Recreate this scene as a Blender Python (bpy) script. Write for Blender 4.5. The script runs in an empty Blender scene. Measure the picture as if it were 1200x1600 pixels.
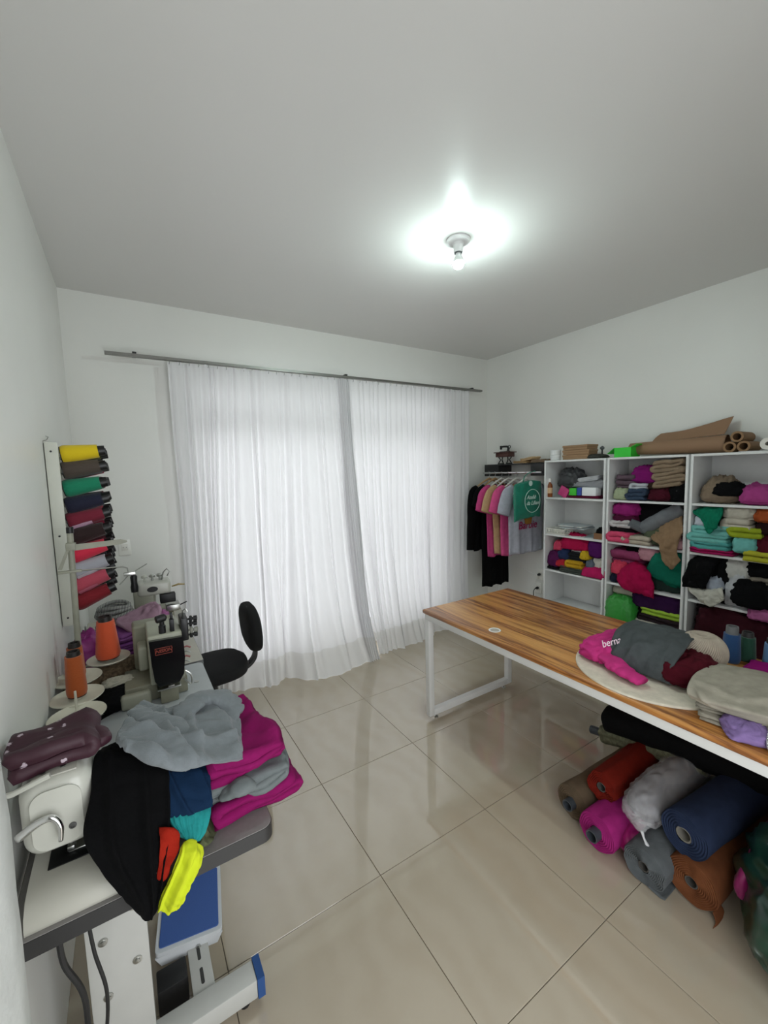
import bpy, bmesh, math, random
from mathutils import Vector, Matrix, Euler, noise

# ------------------------------------------------------------------ camera
F_PX = 644.0
YAW, PITCH, ROLL = math.radians(32.024), math.radians(-5.494), math.radians(-1.578)
CAM = Vector((0.0, 0.0, 1.651))
XL, XR, YB, YF, H = -0.272, 3.540, 3.397, -0.30, 2.872
fwd = Vector((math.sin(YAW)*math.cos(PITCH), math.cos(YAW)*math.cos(PITCH), math.sin(PITCH)))
r0 = Vector((math.cos(YAW), -math.sin(YAW), 0)); u0 = r0.cross(fwd)
rgt = r0*math.cos(ROLL) + u0*math.sin(ROLL); upv = -r0*math.sin(ROLL) + u0*math.cos(ROLL)
scene = bpy.context.scene
COL = scene.collection
cd = bpy.data.cameras.new('camera'); cam = bpy.data.objects.new('camera', cd); COL.objects.link(cam)
cd.sensor_fit = 'VERTICAL'; cd.sensor_height = 36.0; cd.lens = 36.0*F_PX/1600.0
cd.clip_start = 0.02
cam.matrix_world = Matrix(((rgt.x, upv.x, -fwd.x, CAM.x), (rgt.y, upv.y, -fwd.y, CAM.y), (rgt.z, upv.z, -fwd.z, CAM.z), (0, 0, 0, 1)))
scene.camera = cam
scene.view_settings.view_transform = 'Standard'
scene.view_settings.look = 'None'
scene.view_settings.gamma = 1.0
scene.view_settings.use_curve_mapping = False
scene.view_settings.exposure = 0.95

# ------------------------------------------------------------------ daylight
world = bpy.data.worlds.new('overcast_sky'); scene.world = world
world.use_nodes = True
bg = world.node_tree.nodes['Background']
bg.inputs[0].default_value = (0.94, 0.97, 1.0, 1); bg.inputs[1].default_value = 1.85
pl = bpy.data.lights.new('window_portal', 'AREA'); pl.shape = 'RECTANGLE'; pl.size = 2.7; pl.size_y = 2.5
pl.cycles.is_portal = True
po = bpy.data.objects.new('window_portal', pl); COL.objects.link(po)
po.location = (1.64, YB+0.16, 1.25); po.rotation_euler = (math.radians(-90), 0, 0)
dp = bpy.data.lights.new('doorway_portal', 'AREA'); dp.shape = 'RECTANGLE'; dp.size = 1.35; dp.size_y = 2.3
dp.cycles.is_portal = True
do = bpy.data.objects.new('doorway_portal', dp); COL.objects.link(do)
do.location = (0.525, YF-0.15, 1.15); do.rotation_euler = (math.radians(90), 0, 0)
BULB_STRENGTH = 450.0

# ------------------------------------------------------------------ helpers
def ray(x, y): return fwd*F_PX + rgt*(x-600) + upv*(800-y)
def PX(x, y, X): d = ray(x, y); return CAM + d*((X-CAM.x)/d.x)
def PY(x, y, Y): d = ray(x, y); return CAM + d*((Y-CAM.y)/d.y)
def PZ(x, y, Z): d = ray(x, y); return CAM + d*((Z-CAM.z)/d.z)
def lin(h):
    h = h.lstrip('#'); o = []
    for i in (0, 2, 4):
        c = int(h[i:i+2], 16)/255.0
        o.append(c/12.92 if c <= 0.04045 else ((c+0.055)/1.055)**2.4)
    return (o[0], o[1], o[2], 1)

_M = {}
def mat(name, hexcol, rough=0.5, metal=0.0, bump=0.0, bscale=200.0, var=0.0, vscale=6.0, sheen=0.0, coat=0.0, spec=0.5, trans=0.0, alpha=1.0, emit=0.0, stretch=None):
    if name in _M: return _M[name]
    m = bpy.data.materials.new(name); m.use_nodes = True
    nt = m.node_tree; b = nt.nodes['Principled BSDF']; col = lin(hexcol)
    b.inputs['Base Color'].default_value = col; b.inputs['Roughness'].default_value = rough
    b.inputs['Metallic'].default_value = metal; b.inputs['Specular IOR Level'].default_value = spec
    if sheen: b.inputs['Sheen Weight'].default_value = sheen; b.inputs['Sheen Roughness'].default_value = 0.5
    if coat: b.inputs['Coat Weight'].default_value = coat; b.inputs['Coat Roughness'].default_value = 0.1
    if trans: b.inputs['Transmission Weight'].default_value = trans
    if alpha < 1: b.inputs['Alpha'].default_value = alpha
    if emit: b.inputs['Emission Color'].default_value = col; b.inputs['Emission Strength'].default_value = emit
    if var or bump:
        tc = nt.nodes.new('ShaderNodeTexCoord'); src = tc.outputs['Object']
        if stretch:
            mp = nt.nodes.new('ShaderNodeMapping'); mp.inputs['Scale'].default_value = stretch
            nt.links.new(src, mp.inputs[0]); src = mp.outputs[0]
    if var:
        n = nt.nodes.new('ShaderNodeTexNoise'); n.inputs['Scale'].default_value = vscale; n.inputs['Detail'].default_value = 5
        nt.links.new(src, n.inputs['Vector'])
        r = nt.nodes.new('ShaderNodeValToRGB')
        r.color_ramp.elements[0].position = 0.3; r.color_ramp.elements[1].position = 0.7
        r.color_ramp.elements[0].color = tuple(max(0, c*(1-var)) for c in col[:3])+(1,)
        r.color_ramp.elements[1].color = tuple(min(1, c*(1+var)) for c in col[:3])+(1,)
        nt.links.new(n.outputs['Fac'], r.inputs[0]); nt.links.new(r.outputs[0], b.inputs['Base Color'])
    if bump:
        n2 = nt.nodes.new('ShaderNodeTexNoise'); n2.inputs['Scale'].default_value = bscale; n2.inputs['Detail'].default_value = 3
        nt.links.new(src, n2.inputs['Vector'])
        bp = nt.nodes.new('ShaderNodeBump'); bp.inputs['Strength'].default_value = bump; bp.inputs['Distance'].default_value = 0.002
        nt.links.new(n2.outputs['Fac'], bp.inputs['Height']); nt.links.new(bp.outputs[0], b.inputs['Normal'])
    _M[name] = m
    return m
def creased(m, scale, dist, strength=.6):
    nt = m.node_tree; b = nt.nodes['Principled BSDF']; old = b.inputs['Normal'].links[0].from_node if b.inputs['Normal'].links else None
    tc = nt.nodes.new('ShaderNodeTexCoord'); mp = nt.nodes.new('ShaderNodeMapping'); mp.inputs['Scale'].default_value = (1, 1.8, 1.3); mp.inputs['Rotation'].default_value = (.3, .5, .7)
    n = nt.nodes.new('ShaderNodeTexNoise'); n.noise_type = 'RIDGED_MULTIFRACTAL'; n.inputs['Scale'].default_value = scale; n.inputs['Detail'].default_value = 2; n.inputs['Distortion'].default_value = .8
    bp = nt.nodes.new('ShaderNodeBump'); bp.inputs['Strength'].default_value = strength; bp.inputs['Distance'].default_value = dist
    nt.links.new(tc.outputs['Object'], mp.inputs[0]); nt.links.new(mp.outputs[0], n.inputs['Vector']); nt.links.new(n.outputs['Fac'], bp.inputs['Height'])
    if old: nt.links.new(old.outputs[0], bp.inputs['Normal'])
    nt.links.new(bp.outputs[0], b.inputs['Normal']); return m
def dim(h, k): return ''.join('%02x' % int(int(h[i:i+2], 16)*k) for i in (0, 2, 4))
def cloth(hexcol):
    hexcol = dim(hexcol, .87)
    new = 'cloth_'+hexcol not in _M
    m = mat('cloth_'+hexcol, hexcol, 0.92, bump=0.45, bscale=260, var=0.10, vscale=30, spec=0.15)
    return creased(m, 9, .006) if new else m
def satin(hexcol):
    hexcol = dim(hexcol, .87)
    new = 'satin_'+hexcol not in _M
    m = mat('satin_'+hexcol, hexcol, 0.45, bump=0.2, bscale=120, var=0.08, vscale=14, sheen=0.1, spec=0.5)
    return creased(m, 12, .008) if new else m
def plastic(hexcol, rough=0.35): return mat('plastic_'+hexcol+str(rough), hexcol, rough)
def paint(hexcol, rough=0.4): return mat('paint_'+hexcol+str(rough), hexcol, rough, var=0.04, vscale=9)
def thread(hexcol): return mat('thread_'+hexcol, hexcol, 0.75, bump=0.8, bscale=90, sheen=0.2, stretch=(1, 1, 6), spec=0.3)
METAL = mat('brushed_steel', 'b9bab6', 0.28, 1.0)
CHROME = mat('chrome', 'dcdcdc', 0.1, 1.0)
BLACK = plastic('141416', 0.45)

ORG = {}
def root(name, label, cat, loc=(0, 0, 0), group=None, kind=None):
    o = bpy.data.objects.new(name, None); o.empty_display_size = 0.05; COL.objects.link(o)
    o.location = loc; ORG[o.name] = Vector(loc)
    tag(o, label, cat, group, kind); return o
def tag(o, label=None, cat=None, group=None, kind=None):
    if label: o['label'] = label
    if cat: o['category'] = cat
    if group: o['group'] = group
    if kind: o['kind'] = kind
    return o

class MB:
    def __init__(s): s.v = []; s.f = []
    def add(s, vs, fs, mx=None):
        n = len(s.v)
        s.v += [(mx @ Vector(v)) if mx else Vector(v) for v in vs]
        s.f += [tuple(i+n for i in f) for f in fs]; return s
    def box(s, lo, hi, mx=None):
        (a, b, c), (d, e, g) = lo, hi
        return s.add([(a,b,c),(d,b,c),(d,e,c),(a,e,c),(a,b,g),(d,b,g),(d,e,g),(a,e,g)],
                     [(0,3,2,1),(4,5,6,7),(0,1,5,4),(1,2,6,5),(2,3,7,6),(3,0,4,7)], mx)
    def bbox(s, lo, hi, bev=0.004, seg=2, mx=None):
        bm = bmesh.new(); bmesh.ops.create_cube(bm, size=1)
        lo = Vector(lo); hi = Vector(hi)
        for v in bm.verts: v.co = Vector((lo[i]+(v.co[i]+.5)*(hi[i]-lo[i]) for i in range(3)))
        bmesh.ops.bevel(bm, geom=bm.edges[:], offset=min(bev, 0.49*min((hi-lo)[:])), segments=seg, profile=0.5, affect='EDGES')
        bm.verts.index_update()
        s.add([v.co.copy() for v in bm.verts], [tuple(v.index for v in f.verts) for f in bm.faces], mx)
        bm.free(); return s
    def prism(s, poly, a, b, axis='z', mx=None):
        n = len(poly)
        def P(p, t):
            return {'z': (p[0], p[1], t), 'y': (p[0], t, p[1]), 'x': (t, p[0], p[1])}[axis]
        vs = [P(p, a) for p in poly]+[P(p, b) for p in poly]
        fs = [tuple(range(n))[::-1], tuple(range(n, 2*n))]+[(i, (i+1) % n, n+(i+1) % n, n+i) for i in range(n)]
        return s.add(vs, fs, mx)
    def lathe(s, prof, n=24, mx=None, caps=True):
        vs = []; fs = []; m = len(prof)
        for r, z in prof:
            for k in range(n):
                a = 2*math.pi*k/n; vs.append((r*math.cos(a), r*math.sin(a), z))
        for i in range(m-1):
            for k in range(n):
                k2 = (k+1) % n
                fs.append((i*n+k, i*n+k2, (i+1)*n+k2, (i+1)*n+k))
        if caps:
            if prof[0][0] > 1e-6: fs.append(tuple(range(n))[::-1])
            if prof[-1][0] > 1e-6: fs.append(tuple((m-1)*n+k for k in range(n)))
        return s.add(vs, fs, mx)
    def cyl(s, p0, p1, ra, rb=None, n=16):
        p0 = Vector(p0); p1 = Vector(p1); rb = ra if rb is None else rb
        return s.lathe([(ra, 0), (rb, (p1-p0).length)], n, along(p0, p1-p0))
    def tube(s, pts, r, n=8, caps=True):
        pts = [Vector(p) for p in pts]; m = len(pts)
        rs = r if isinstance(r, (list, tuple)) else [r]*m
        vs = []; fs = []; up = None
        for i, p in enumerate(pts):
            t = (pts[min(i+1, m-1)]-pts[max(i-1, 0)]).normalized()
            if up is None:
                up = Vector((0, 0, 1)) if abs(t.z) < .9 else Vector((1, 0, 0))
            a = t.cross(up).normalized(); b = a.cross(t); up = b
            for k in range(n):
                g = 2*math.pi*k/n; vs.append(p+(a*math.cos(g)+b*math.sin(g))*rs[i])
        for i in range(m-1):
            for k in range(n):
                k2 = (k+1) % n; fs.append((i*n+k, (i+1)*n+k, (i+1)*n+k2, i*n+k2))
        if caps: fs.append(tuple(range(n))); fs.append(tuple((m-1)*n+k for k in range(n))[::-1])
        return s.add(vs, fs)
    def out(s, name, material, parent=None, smooth=35, org=None):
        if parent is not None: o3 = ORG[parent.name]
        elif org is not None: o3 = Vector(org)
        else:
            xs = [v.x for v in s.v]; ys = [v.y for v in s.v]; zs = [v.z for v in s.v]
            o3 = Vector(((min(xs)+max(xs))/2, (min(ys)+max(ys))/2, min(zs)))
        me = bpy.data.meshes.new(name)
        me.from_pydata([tuple(v-o3) for v in s.v], [], s.f); me.materials.append(material)
        bm = bmesh.new(); bm.from_mesh(me); bmesh.ops.recalc_face_normals(bm, faces=bm.faces[:]); bm.to_mesh(me); bm.free()
        if smooth:
            me.polygons.foreach_set('use_smooth', [True]*len(me.polygons))
            if smooth < 180: me.set_sharp_from_angle(angle=math.radians(smooth))
        o = bpy.data.objects.new(name, me); COL.objects.link(o); ORG[o.name] = o3
        if parent is not None: o.parent = parent
        else: o.location = o3
        return o

def along(p, d):
    d = Vector(d).normalized(); q = d.to_track_quat('Z', 'Y')
    return Matrix.Translation(Vector(p)) @ q.to_matrix().to_4x4()
def rotz(p, a): return Matrix.Translation(Vector(p)) @ Matrix.Rotation(a, 4, 'Z')
def copy_tree(o, parent=None):
    c = o.copy(); COL.objects.link(c); c.parent = parent
    ORG[c.name] = ORG[o.name].copy()
    for ch in list(o.children): copy_tree(ch, c)
    return c
def text(body, name, material, parent, mx, size, extrude=0.0006, shear=0.0, align='CENTER', bold=0.0):
    cu = bpy.data.curves.new(name, 'FONT'); cu.body = body; cu.size = size; cu.extrude = extrude; cu.shear = shear
    cu.align_x = align; cu.align_y = 'CENTER'; cu.offset = bold
    cu.materials.append(material)
    tmp = bpy.data.objects.new(name, cu); COL.objects.link(tmp)
    dg = bpy.context.evaluated_depsgraph_get(); me = bpy.data.meshes.new_from_object(tmp.evaluated_get(dg))
    bpy.data.objects.remove(tmp); bpy.data.curves.remove(cu)
    if not me.materials: me.materials.append(material)
    o = bpy.data.objects.new(name, me); COL.objects.link(o)
    o.parent = parent
    mm = mx.copy(); mm.translation = mx.translation - ORG[parent.name]
    o.matrix_local = mm; ORG[o.name] = ORG[parent.name]
    return o
def spline(pts, n):
    pts = [Vector(p) for p in pts]; m = len(pts); res = []
    for k in range(n):
        t = k/(n-1)*(m-1); i = min(int(t), m-2); f = t-i
        a, b, c, d = pts[max(i-1, 0)], pts[i], pts[i+1], pts[min(i+2, m-1)]
        res.append(0.5*((2*b)+(c-a)*f+(2*a-5*b+4*c-d)*f*f+(3*b-a-3*c+d)*f**3))
    return res
def nz(p, s, seed): return noise.noise(Vector((p[0]*s+seed*7.31, p[1]*s-seed*3.17, p[2]*s+seed*1.73)))
def ridge(p, s, seed): return 1-2*abs(nz(p, s, seed))
def wrinkle(p, sc, seed):
    q = Vector(p)
    q = Vector((q.x*1.0+0.5*q.y, q.y*2.0-0.4*q.z, q.z*1.5+0.6*q.x))
    w = nz(q, sc*.45, seed+9); q = q+Vector((w, -w, .6*w))*(.35/sc)
    cr = lambda s, k: 2*min(1.0, abs(nz(q, s, seed+k))*2.6)-1
    return 0.50*cr(sc*.8, 0)+0.30*ridge(q, sc*1.3, 3)+0.24*cr(sc*2.1, 5)+0.7*w

# ---- soft goods -----------------------------------------------------------
def sheet_geo(ctrl, nu=40, nv=40, th=0.012, amp=0.008, sc=9.0, seed=1, folds=()):
    rows = [spline(r, nu) for r in ctrl]
    S = [[None]*nu for _ in range(nv)]
    for i in range(nu):
        c = spline([r[i] for r in rows], nv)
        for j in range(nv): S[j][i] = c[j]
    N = [[None]*nu for _ in range(nv)]
    for j in range(nv):
        for i in range(nu):
            a = S[j][min(i+1, nu-1)]-S[j][max(i-1, 0)]; b = S[min(j+1, nv-1)][i]-S[max(j-1, 0)][i]
            n = a.cross(b); N[j][i] = n.normalized() if n.length > 1e-9 else Vector((0, 0, 1))
    toc = CAM-S[nv//2][nu//2]
    sg = 1 if N[nv//2][nu//2].dot(toc) > 0 else -1
    top = []; bot = []
    for j in range(nv):
        for i in range(nu):
            p = S[j][i]; n = N[j][i]*sg
            d = amp*wrinkle(p, sc, seed)
            for (ua, va, ub, vb, fh, fw_) in folds:
                uu, vv = i/(nu-1), j/(nv-1); du, dv = ub-ua, vb-va; L2 = du*du+dv*dv
                t_ = ((uu-ua)*du+(vv-va)*dv)/L2; tc_ = min(1, max(0, t_))
                qx, qy = uu-ua-du*tc_, vv-va-dv*tc_; ds = math.hypot(qx, qy); sd = 1 if (du*qy-dv*qx) > 0 else .35
                d += fh*math.exp(-(ds/(fw_*sd))**2)*(1-.6*abs(2*tc_-1)**2)
            e = min(i, nu-1-i, j, nv-1-j); t = th*(0.45+0.55*min(1, e/2.0))
            top.append(p+n*(d+t*.5)); bot.append(p+n*(d-t*.5))
    vs = top+bot; fs = []; K = nu*nv
    for j in range(nv-1):
        for i in range(nu-1):
            a = j*nu+i; q = (a, a+1, a+nu+1, a+nu); fs.append(q); fs.append(tuple(K+x for x in q[::-1]))
    for i in range(nu-1):
        fs.append((i+1, i, K+i, K+i+1)); a = (nv-1)*nu+i; fs.append((a, a+1, K+a+1, K+a))
    for j in range(nv-1):
        a = j*nu; fs.append((a, a+nu, K+a+nu, K+a)); a = j*nu+nu-1; fs.append((a+nu, a, K+a, K+a+nu))
    return vs, fs
def lump_geo(c, size, rot=(0, 0, 0), e1=0.75, e2=0.6, amp=0.10, sc=2.2, seed=1, nu=60, nv=32, flat=0.35):
    # a rounded, creased bundle whose underside is flattened; c = centre of its base
    sx, sy, sz = size; mx = Matrix.Translation(Vector(c)) @ Euler(rot).to_matrix().to_4x4()
    sp = lambda v, e: math.copysign(abs(v)**e, v)
    vs = []; fs = []; mn = min(size)
    for j in range(nv+1):
        ph = -math.pi/2+math.pi*j/nv
        for i in range(nu):
            th = 2*math.pi*i/nu
            x = sp(math.cos(ph), e1)*sp(math.cos(th), e2); y = sp(math.cos(ph), e1)*sp(math.sin(th), e2); z = sp(math.sin(ph), e1)
            n = Vector((x, y, z)).normalized()
            d = amp*wrinkle((x*1.2, y*1.2, z*1.2), sc*.8, seed)+amp*.9*nz((x, y, z), 1.1, seed+21)
            k = 1+d; z2 = z*k
            if z2 < 0: z2 = z2*flat
            z2 = (z2+flat)/(1+flat)
            # keep the flanks a little wavy
            kh = 1+.55*d; x2 = x*(kh+0.05*nz((x, y, z), 3, seed+3)); y2 = y*(kh+0.05*nz((x, y, z), 3, seed+4))
            vs.append(mx @ Vector((x2*sx/2, y2*sy/2, max(0.0, z2)*sz)))
    for j in range(nv):
        for i in range(nu):
            i2 = (i+1) % nu; fs.append((j*nu+i, j*nu+i2, (j+1)*nu+i2, (j+1)*nu+i))
    return vs, fs
def fold_geo(c, size, layers=3, rot=(0, 0, 0), amp=0.004, seed=1, nv=14, side=1):
    # a garment folded to and fro: `layers` plies, folds on alternate x ends, ends open along y
    w, d, h = size; t = h/layers; mx = Matrix.Translation(Vector(c)) @ Euler(rot).to_matrix().to_4x4()
    rnd = random.Random(seed); path = []
    ns = 9
    for l in range(layers):
        z = t*(l+.5); a, b = -w/2+t/2+rnd.uniform(0, .05)*w, w/2-t/2-rnd.uniform(0, .05)*w
        xs = [a+(b-a)*k/ns for k in range(ns+1)]
        if l % 2: xs = xs[::-1]
        path += [(x, z) for x in xs]
        if l < layers-1:
            s = 1 if l % 2 == 0 else -1; x0 = xs[-1]
            for q in range(1, 6):
                g = -math.pi/2+math.pi*q/6
                path.append((x0+s*math.cos(g)*t*.55, z+t/2+math.sin(g)*t/2))
    m = len(path); L = []; R = []
    for i, (x, z) in enumerate(path):
        x1, z1 = path[max(i-1, 0)]; x2, z2 = path[min(i+1, m-1)]
        tx, tz = x2-x1, z2-z1; q = math.hypot(tx, tz) or 1; nx, nzz = -tz/q, tx/q
        tt = t*.46
        L.append((x+nx*tt, z+nzz*tt)); R.append((x-nx*tt, z-nzz*tt))
    ring = L+[(path[-1][0]+(L[-1][0]-L[-2][0])*.6, path[-1][1])]+R[::-1]+[(path[0][0]-(L[1][0]-L[0][0])*.6, path[0][1])]
    n = len(ring); vs = []; fs = []
    for j in range(nv+1):
        v = -1+2*j/nv; y = v*d/2
        rnd_end = 1-0.25*max(0, abs(v)-.8)/.2
        for x, z in ring:
            ins = 1-0.03*max(0, abs(v)-.8)/.2
            zz = h/2+(z-h/2)*(0.75+0.25*rnd_end)
            dx = amp*2.5*nz((0, y*8, z*20), 1, seed); dz = amp*wrinkle((x*6, y*6, z*3), 1.2, seed)
            edge = amp*3*nz((x*9, z*40, 0), 1, seed+2)
            vs.append(mx @ Vector((x*ins+dx, y+edge, max(0, zz+dz*(0.3+z/h)))))
    for j in range(nv):
        for k in range(n):
            k2 = (k+1) % n; fs.append((j*n+k, j*n+k2, (j+1)*n+k2, (j+1)*n+k))
    # end caps follow the plies: pair left and right sides
    for base, flip in ((0, False), (nv*n, True)):
        for i in range(m-1):
            a, b = i, i+1; c2, d2 = n-2-i, n-3-i
            q = (base+a, base+b, base+d2, base+c2)
            fs.append(q if flip else q[::-1])
        fs.append((base+m-1, base+m, base+m+1)); fs.append((base, base+2*m, base+2*m+1))
    return vs, fs
def sweep_geo(pts, radii, flat=0.6, amp=0.12, sc=10, seed=1, n=22, m=30, upref=(0, 0, 1)):
    P = spline(pts, m); Rr = spline([(r, 0, 0) for r in radii], m); vs = []; fs = []
    up = Vector(upref)
    for i, p in enumerate(P):
        t = (P[min(i+1, m-1)]-P[max(i-1, 0)]).normalized(); a = t.cross(up).normalized(); b = a.cross(t)
        r = max(0.001, Rr[i].x)
        for k in range(n):
            g = 2*math.pi*k/n; d = a*math.cos(g)+b*math.sin(g)*flat
            q = p+d*r; vs.append(p+d*r*(1+amp*wrinkle(q, sc, seed)))
    for i in range(m-1):
        for k in range(n):
            k2 = (k+1) % n; fs.append((i*n+k, (i+1)*n+k, (i+1)*n+k2, i*n+k2))
    fs.append(tuple(range(n))); fs.append(tuple((m-1)*n+k for k in range(n))[::-1])
    return vs, fs
def soft(name, geo, material, label=None, cat='clothes', group=None, parent=None):
    o = MB().add(*geo).out(name, material, parent, smooth=180)
    if parent is None: tag(o, label, cat, group)
    return o

# ================================================================== SETTING
def struct(mb, name, m, parent=None, smooth=0):
    o = mb.out(name, m, parent, smooth=smooth)
    if parent is None: o['kind'] = 'structure'
    return o
WALL = mat('wall_paint', 'e4e4df', 0.42, bump=0.25, bscale=35, var=0.02, vscale=2.0)
CEIL = mat('ceiling_paint', 'd8d7d4', 0.27, bump=0.15, bscale=25, spec=0.3)
GROUT = mat('grout', '6f675c', 0.8)
def tile_material():
    m = bpy.data.materials.new('polished_porcelain'); m.use_nodes = True; nt = m.node_tree; b = nt.nodes['Principled BSDF']
    tc = nt.nodes.new('ShaderNodeTexCoord'); oi = nt.nodes.new('ShaderNodeObjectInfo')
    add = nt.nodes.new('ShaderNodeVectorMath'); add.operation = 'MULTIPLY_ADD'
    nt.links.new(oi.outputs['Random'], add.inputs[0]); add.inputs[1].default_value = (17, 31, 0)
    nt.links.new(tc.outputs['Object'], add.inputs[2])
    w = nt.nodes.new('ShaderNodeTexWave'); w.inputs['Scale'].default_value = 2.2; w.inputs['Distortion'].default_value = 9
    w.inputs['Detail'].default_value = 5; w.inputs['Detail Scale'].default_value = 1.3
    nt.links.new(add.outputs[0], w.inputs['Vector'])
    n = nt.nodes.new('ShaderNodeTexNoise'); n.inputs['Scale'].default_value = 5; n.inputs['Detail'].default_value = 8
    nt.links.new(add.outputs[0], n.inputs['Vector'])
    mx = nt.nodes.new('ShaderNodeMath'); mx.operation = 'MULTIPLY_ADD'; mx.inputs[1].default_value = 0.35
    nt.links.new(w.outputs['Fac'], mx.inputs[0]); nt.links.new(n.outputs['Fac'], mx.inputs[2])
    r = nt.nodes.new('ShaderNodeValToRGB')
    r.color_ramp.elements[0].position = 0.35; r.color_ramp.elements[0].color = lin('b4a793')
    r.color_ramp.elements[1].position = 0.9; r.color_ramp.elements[1].color = lin('b9ad9a')
    nt.links.new(mx.outputs[0], r.inputs[0]); nt.links.new(r.outputs[0], b.inputs['Base Color'])
    b.inputs['Roughness'].default_value = 0.05; b.inputs['IOR'].default_value = 1.9; b.inputs['Specular IOR Level'].default_value = 0.6
    return m
TILE = tile_material()
fl = MB().box((XL, YF, -0.10), (XR, YB, -0.006)); floor = struct(fl, 'floor', GROUT)
T, TX, TY = 0.6, 0.1735, 0.7412
tile_mesh = {}
for i in range(-1, 6):
    for j in range(-2, 5):
        x0, x1 = max(XL, TX+i*T+.0012), min(XR, TX+(i+1)*T-.0012)
        y0, y1 = max(YF, TY+j*T+.0012), min(YB, TY+(j+1)*T-.0012)
        if x1-x0 < .02 or y1-y0 < .02: continue
        key = (round(x1-x0, 4), round(y1-y0, 4))
        if key in tile_mesh:
            o = bpy.data.objects.new('tile', tile_mesh[key]); COL.objects.link(o); o.parent = floor; ORG[o.name] = ORG[floor.name]
        else:
            mb = MB(); a, b = key
            mb.add([(-a/2, -b/2, -.006), (a/2, -b/2, -.006), (a/2, b/2, -.006), (-a/2, b/2, -.006),
                    (-a/2, -b/2, -.001), (a/2, -b/2, -.001), (a/2, b/2, -.001), (-a/2, b/2, -.001),
                    (-a/2+.001, -b/2+.001, 0), (a/2-.001, -b/2+.001, 0), (a/2-.001, b/2-.001, 0), (-a/2+.001, b/2-.001, 0)],
                   [(0, 3, 2, 1), (8, 9, 10, 11)]+[q for k in range(4) for q in ((k, (k+1) % 4, 4+(k+1) % 4, 4+k), (4+k, 4+(k+1) % 4, 8+(k+1) % 4, 8+k))])
            o3 = ORG[floor.name]
            mb.v = [v+o3 for v in mb.v]
            o = mb.out('tile', TILE, floor, smooth=0); tile_mesh[key] = o.data
        o.location = Vector(((x0+x1)/2, (y0+y1)/2, 0))-ORG[floor.name]
W = 0.14
struct(MB().box((XL-W, YF-W, H), (XR+W, YB+W, H+.1)), 'ceiling', CEIL)
struct(MB().box((XL-W, YF-W, -.1), (XL, YB+W, H)), 'wall_left', WALL)
struct(MB().box((XR, YF-W, -.1), (XR+W, YB+W, H)), 'wall_right', WALL)
# window / balcony-door opening in the back wall
WX0, WX1, WZ0, WZ1 = 0.40, 2.90, 0.10, 2.40
bw = MB()
bw.box((XL, YB, -.1), (WX0, YB+W, H)); bw.box((WX1, YB, -.1), (XR, YB+W, H))
bw.box((WX0, YB, WZ1), (WX1, YB+W, H)); bw.box((WX0, YB, -.1), (WX1, YB+W, WZ0))
struct(bw, 'wall_back', WALL)
# front wall, with an unseen doorway behind the camera, widened for fill light
fw = MB(); fw.box((XL, YF-W, -.1), (-0.15, YF, H)); fw.box((1.2, YF-W, -.1), (XR, YF, H)); fw.box((-0.15, YF-W, 2.3), (1.2, YF, H))
struct(fw, 'wall_front', WALL)
# thick plastered jamb at the left edge of the view
jb = MB(); nz_ = 60; ny_ = 14
vs = []; fs = []
for k in range(nz_+1):
    z = H*k/nz_
    prof = [(XL+.001, YF+.3)]+[(-.150+.0025*nz((0, q*9, z*9), 1, 4), YF+.3+(0.642-YF-.3)*q) for q in [a/ny_ for a in range(ny_+1)]]+[(-.156, .649), (-.168, .652), (XL+.001, .652)]
    n_ = len(prof); vs += [(x+.002*nz((y*6, z*14, 0), 1, 8), y, z) for x, y in prof]
for k in range(nz_):
    for q in range(n_):
        q2 = (q+1) % n_; fs.append((k*n_+q, k*n_+q2, (k+1)*n_+q2, (k+1)*n_+q))
jb.add(vs, fs); struct(jb, 'trim_1', mat('rough_plaster', 'c8c9c5', .7, bump=.8, bscale=60, var=.06, vscale=25), smooth=180)

# ---- window: white aluminium frame, fixed transom lights over two sliding leaves
FR = paint('e4e4e0', .35)
wf = MB(); y0, y1 = YB+.045, YB+.115
for lo, hi in (((WX0, y0, WZ0), (WX0+.05, y1, WZ1)), ((WX1-.05, y0, WZ0), (WX1, y1, WZ1)), ((WX0+.05, y0, WZ1-.05), (WX1-.05, y1, WZ1)), ((WX0+.05, y0, WZ0), (WX1-.05, y1, WZ0+.06)), ((WX0+.05, y0, 2.03), (WX1-.05, y1, 2.11))):
    wf.bbox(lo, hi, .004)
win = struct(wf, 'window_1', FR, smooth=35)
GLASS = mat('window_glass', 'ffffff', 0.02, trans=1.0, spec=0.5)
GLASS.node_tree.nodes['Principled BSDF'].inputs['IOR'].default_value = 1.05
def leaf(x0, x1, z0, z1, yo, nm):
    lf = MB(); yy0, yy1 = y0+yo, y0+yo+.025
    for lo, hi in (((x0, yy0, z0), (x0+.045, yy1, z1)), ((x1-.045, yy0, z0), (x1, yy1, z1)), ((x0+.045, yy0, z0), (x1-.045, yy1, z0+.05)), ((x0+.045, yy0, z1-.045), (x1-.045, yy1, z1))):
        lf.bbox(lo, hi, .003)
    o = struct(lf, nm, FR, win, 35)
    struct(MB().box((x0+.046, yy0+.010, z0+.051), (x1-.046, yy0+.014, z1-.046)), 'pane', GLASS, o)
xm = (WX0+WX1)/2
leaf(WX0+.051, xm+.02, WZ0+.061, 2.029, .006, 'leaf'); leaf(xm-.02, WX1-.051, WZ0+.061, 2.029, .036, 'leaf')
leaf(WX0+.051, xm-.001, 2.111, WZ1-.051, .02, 'transom_light'); leaf(xm+.001, WX1-.051, 2.111, WZ1-.051, .02, 'transom_light')

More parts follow.
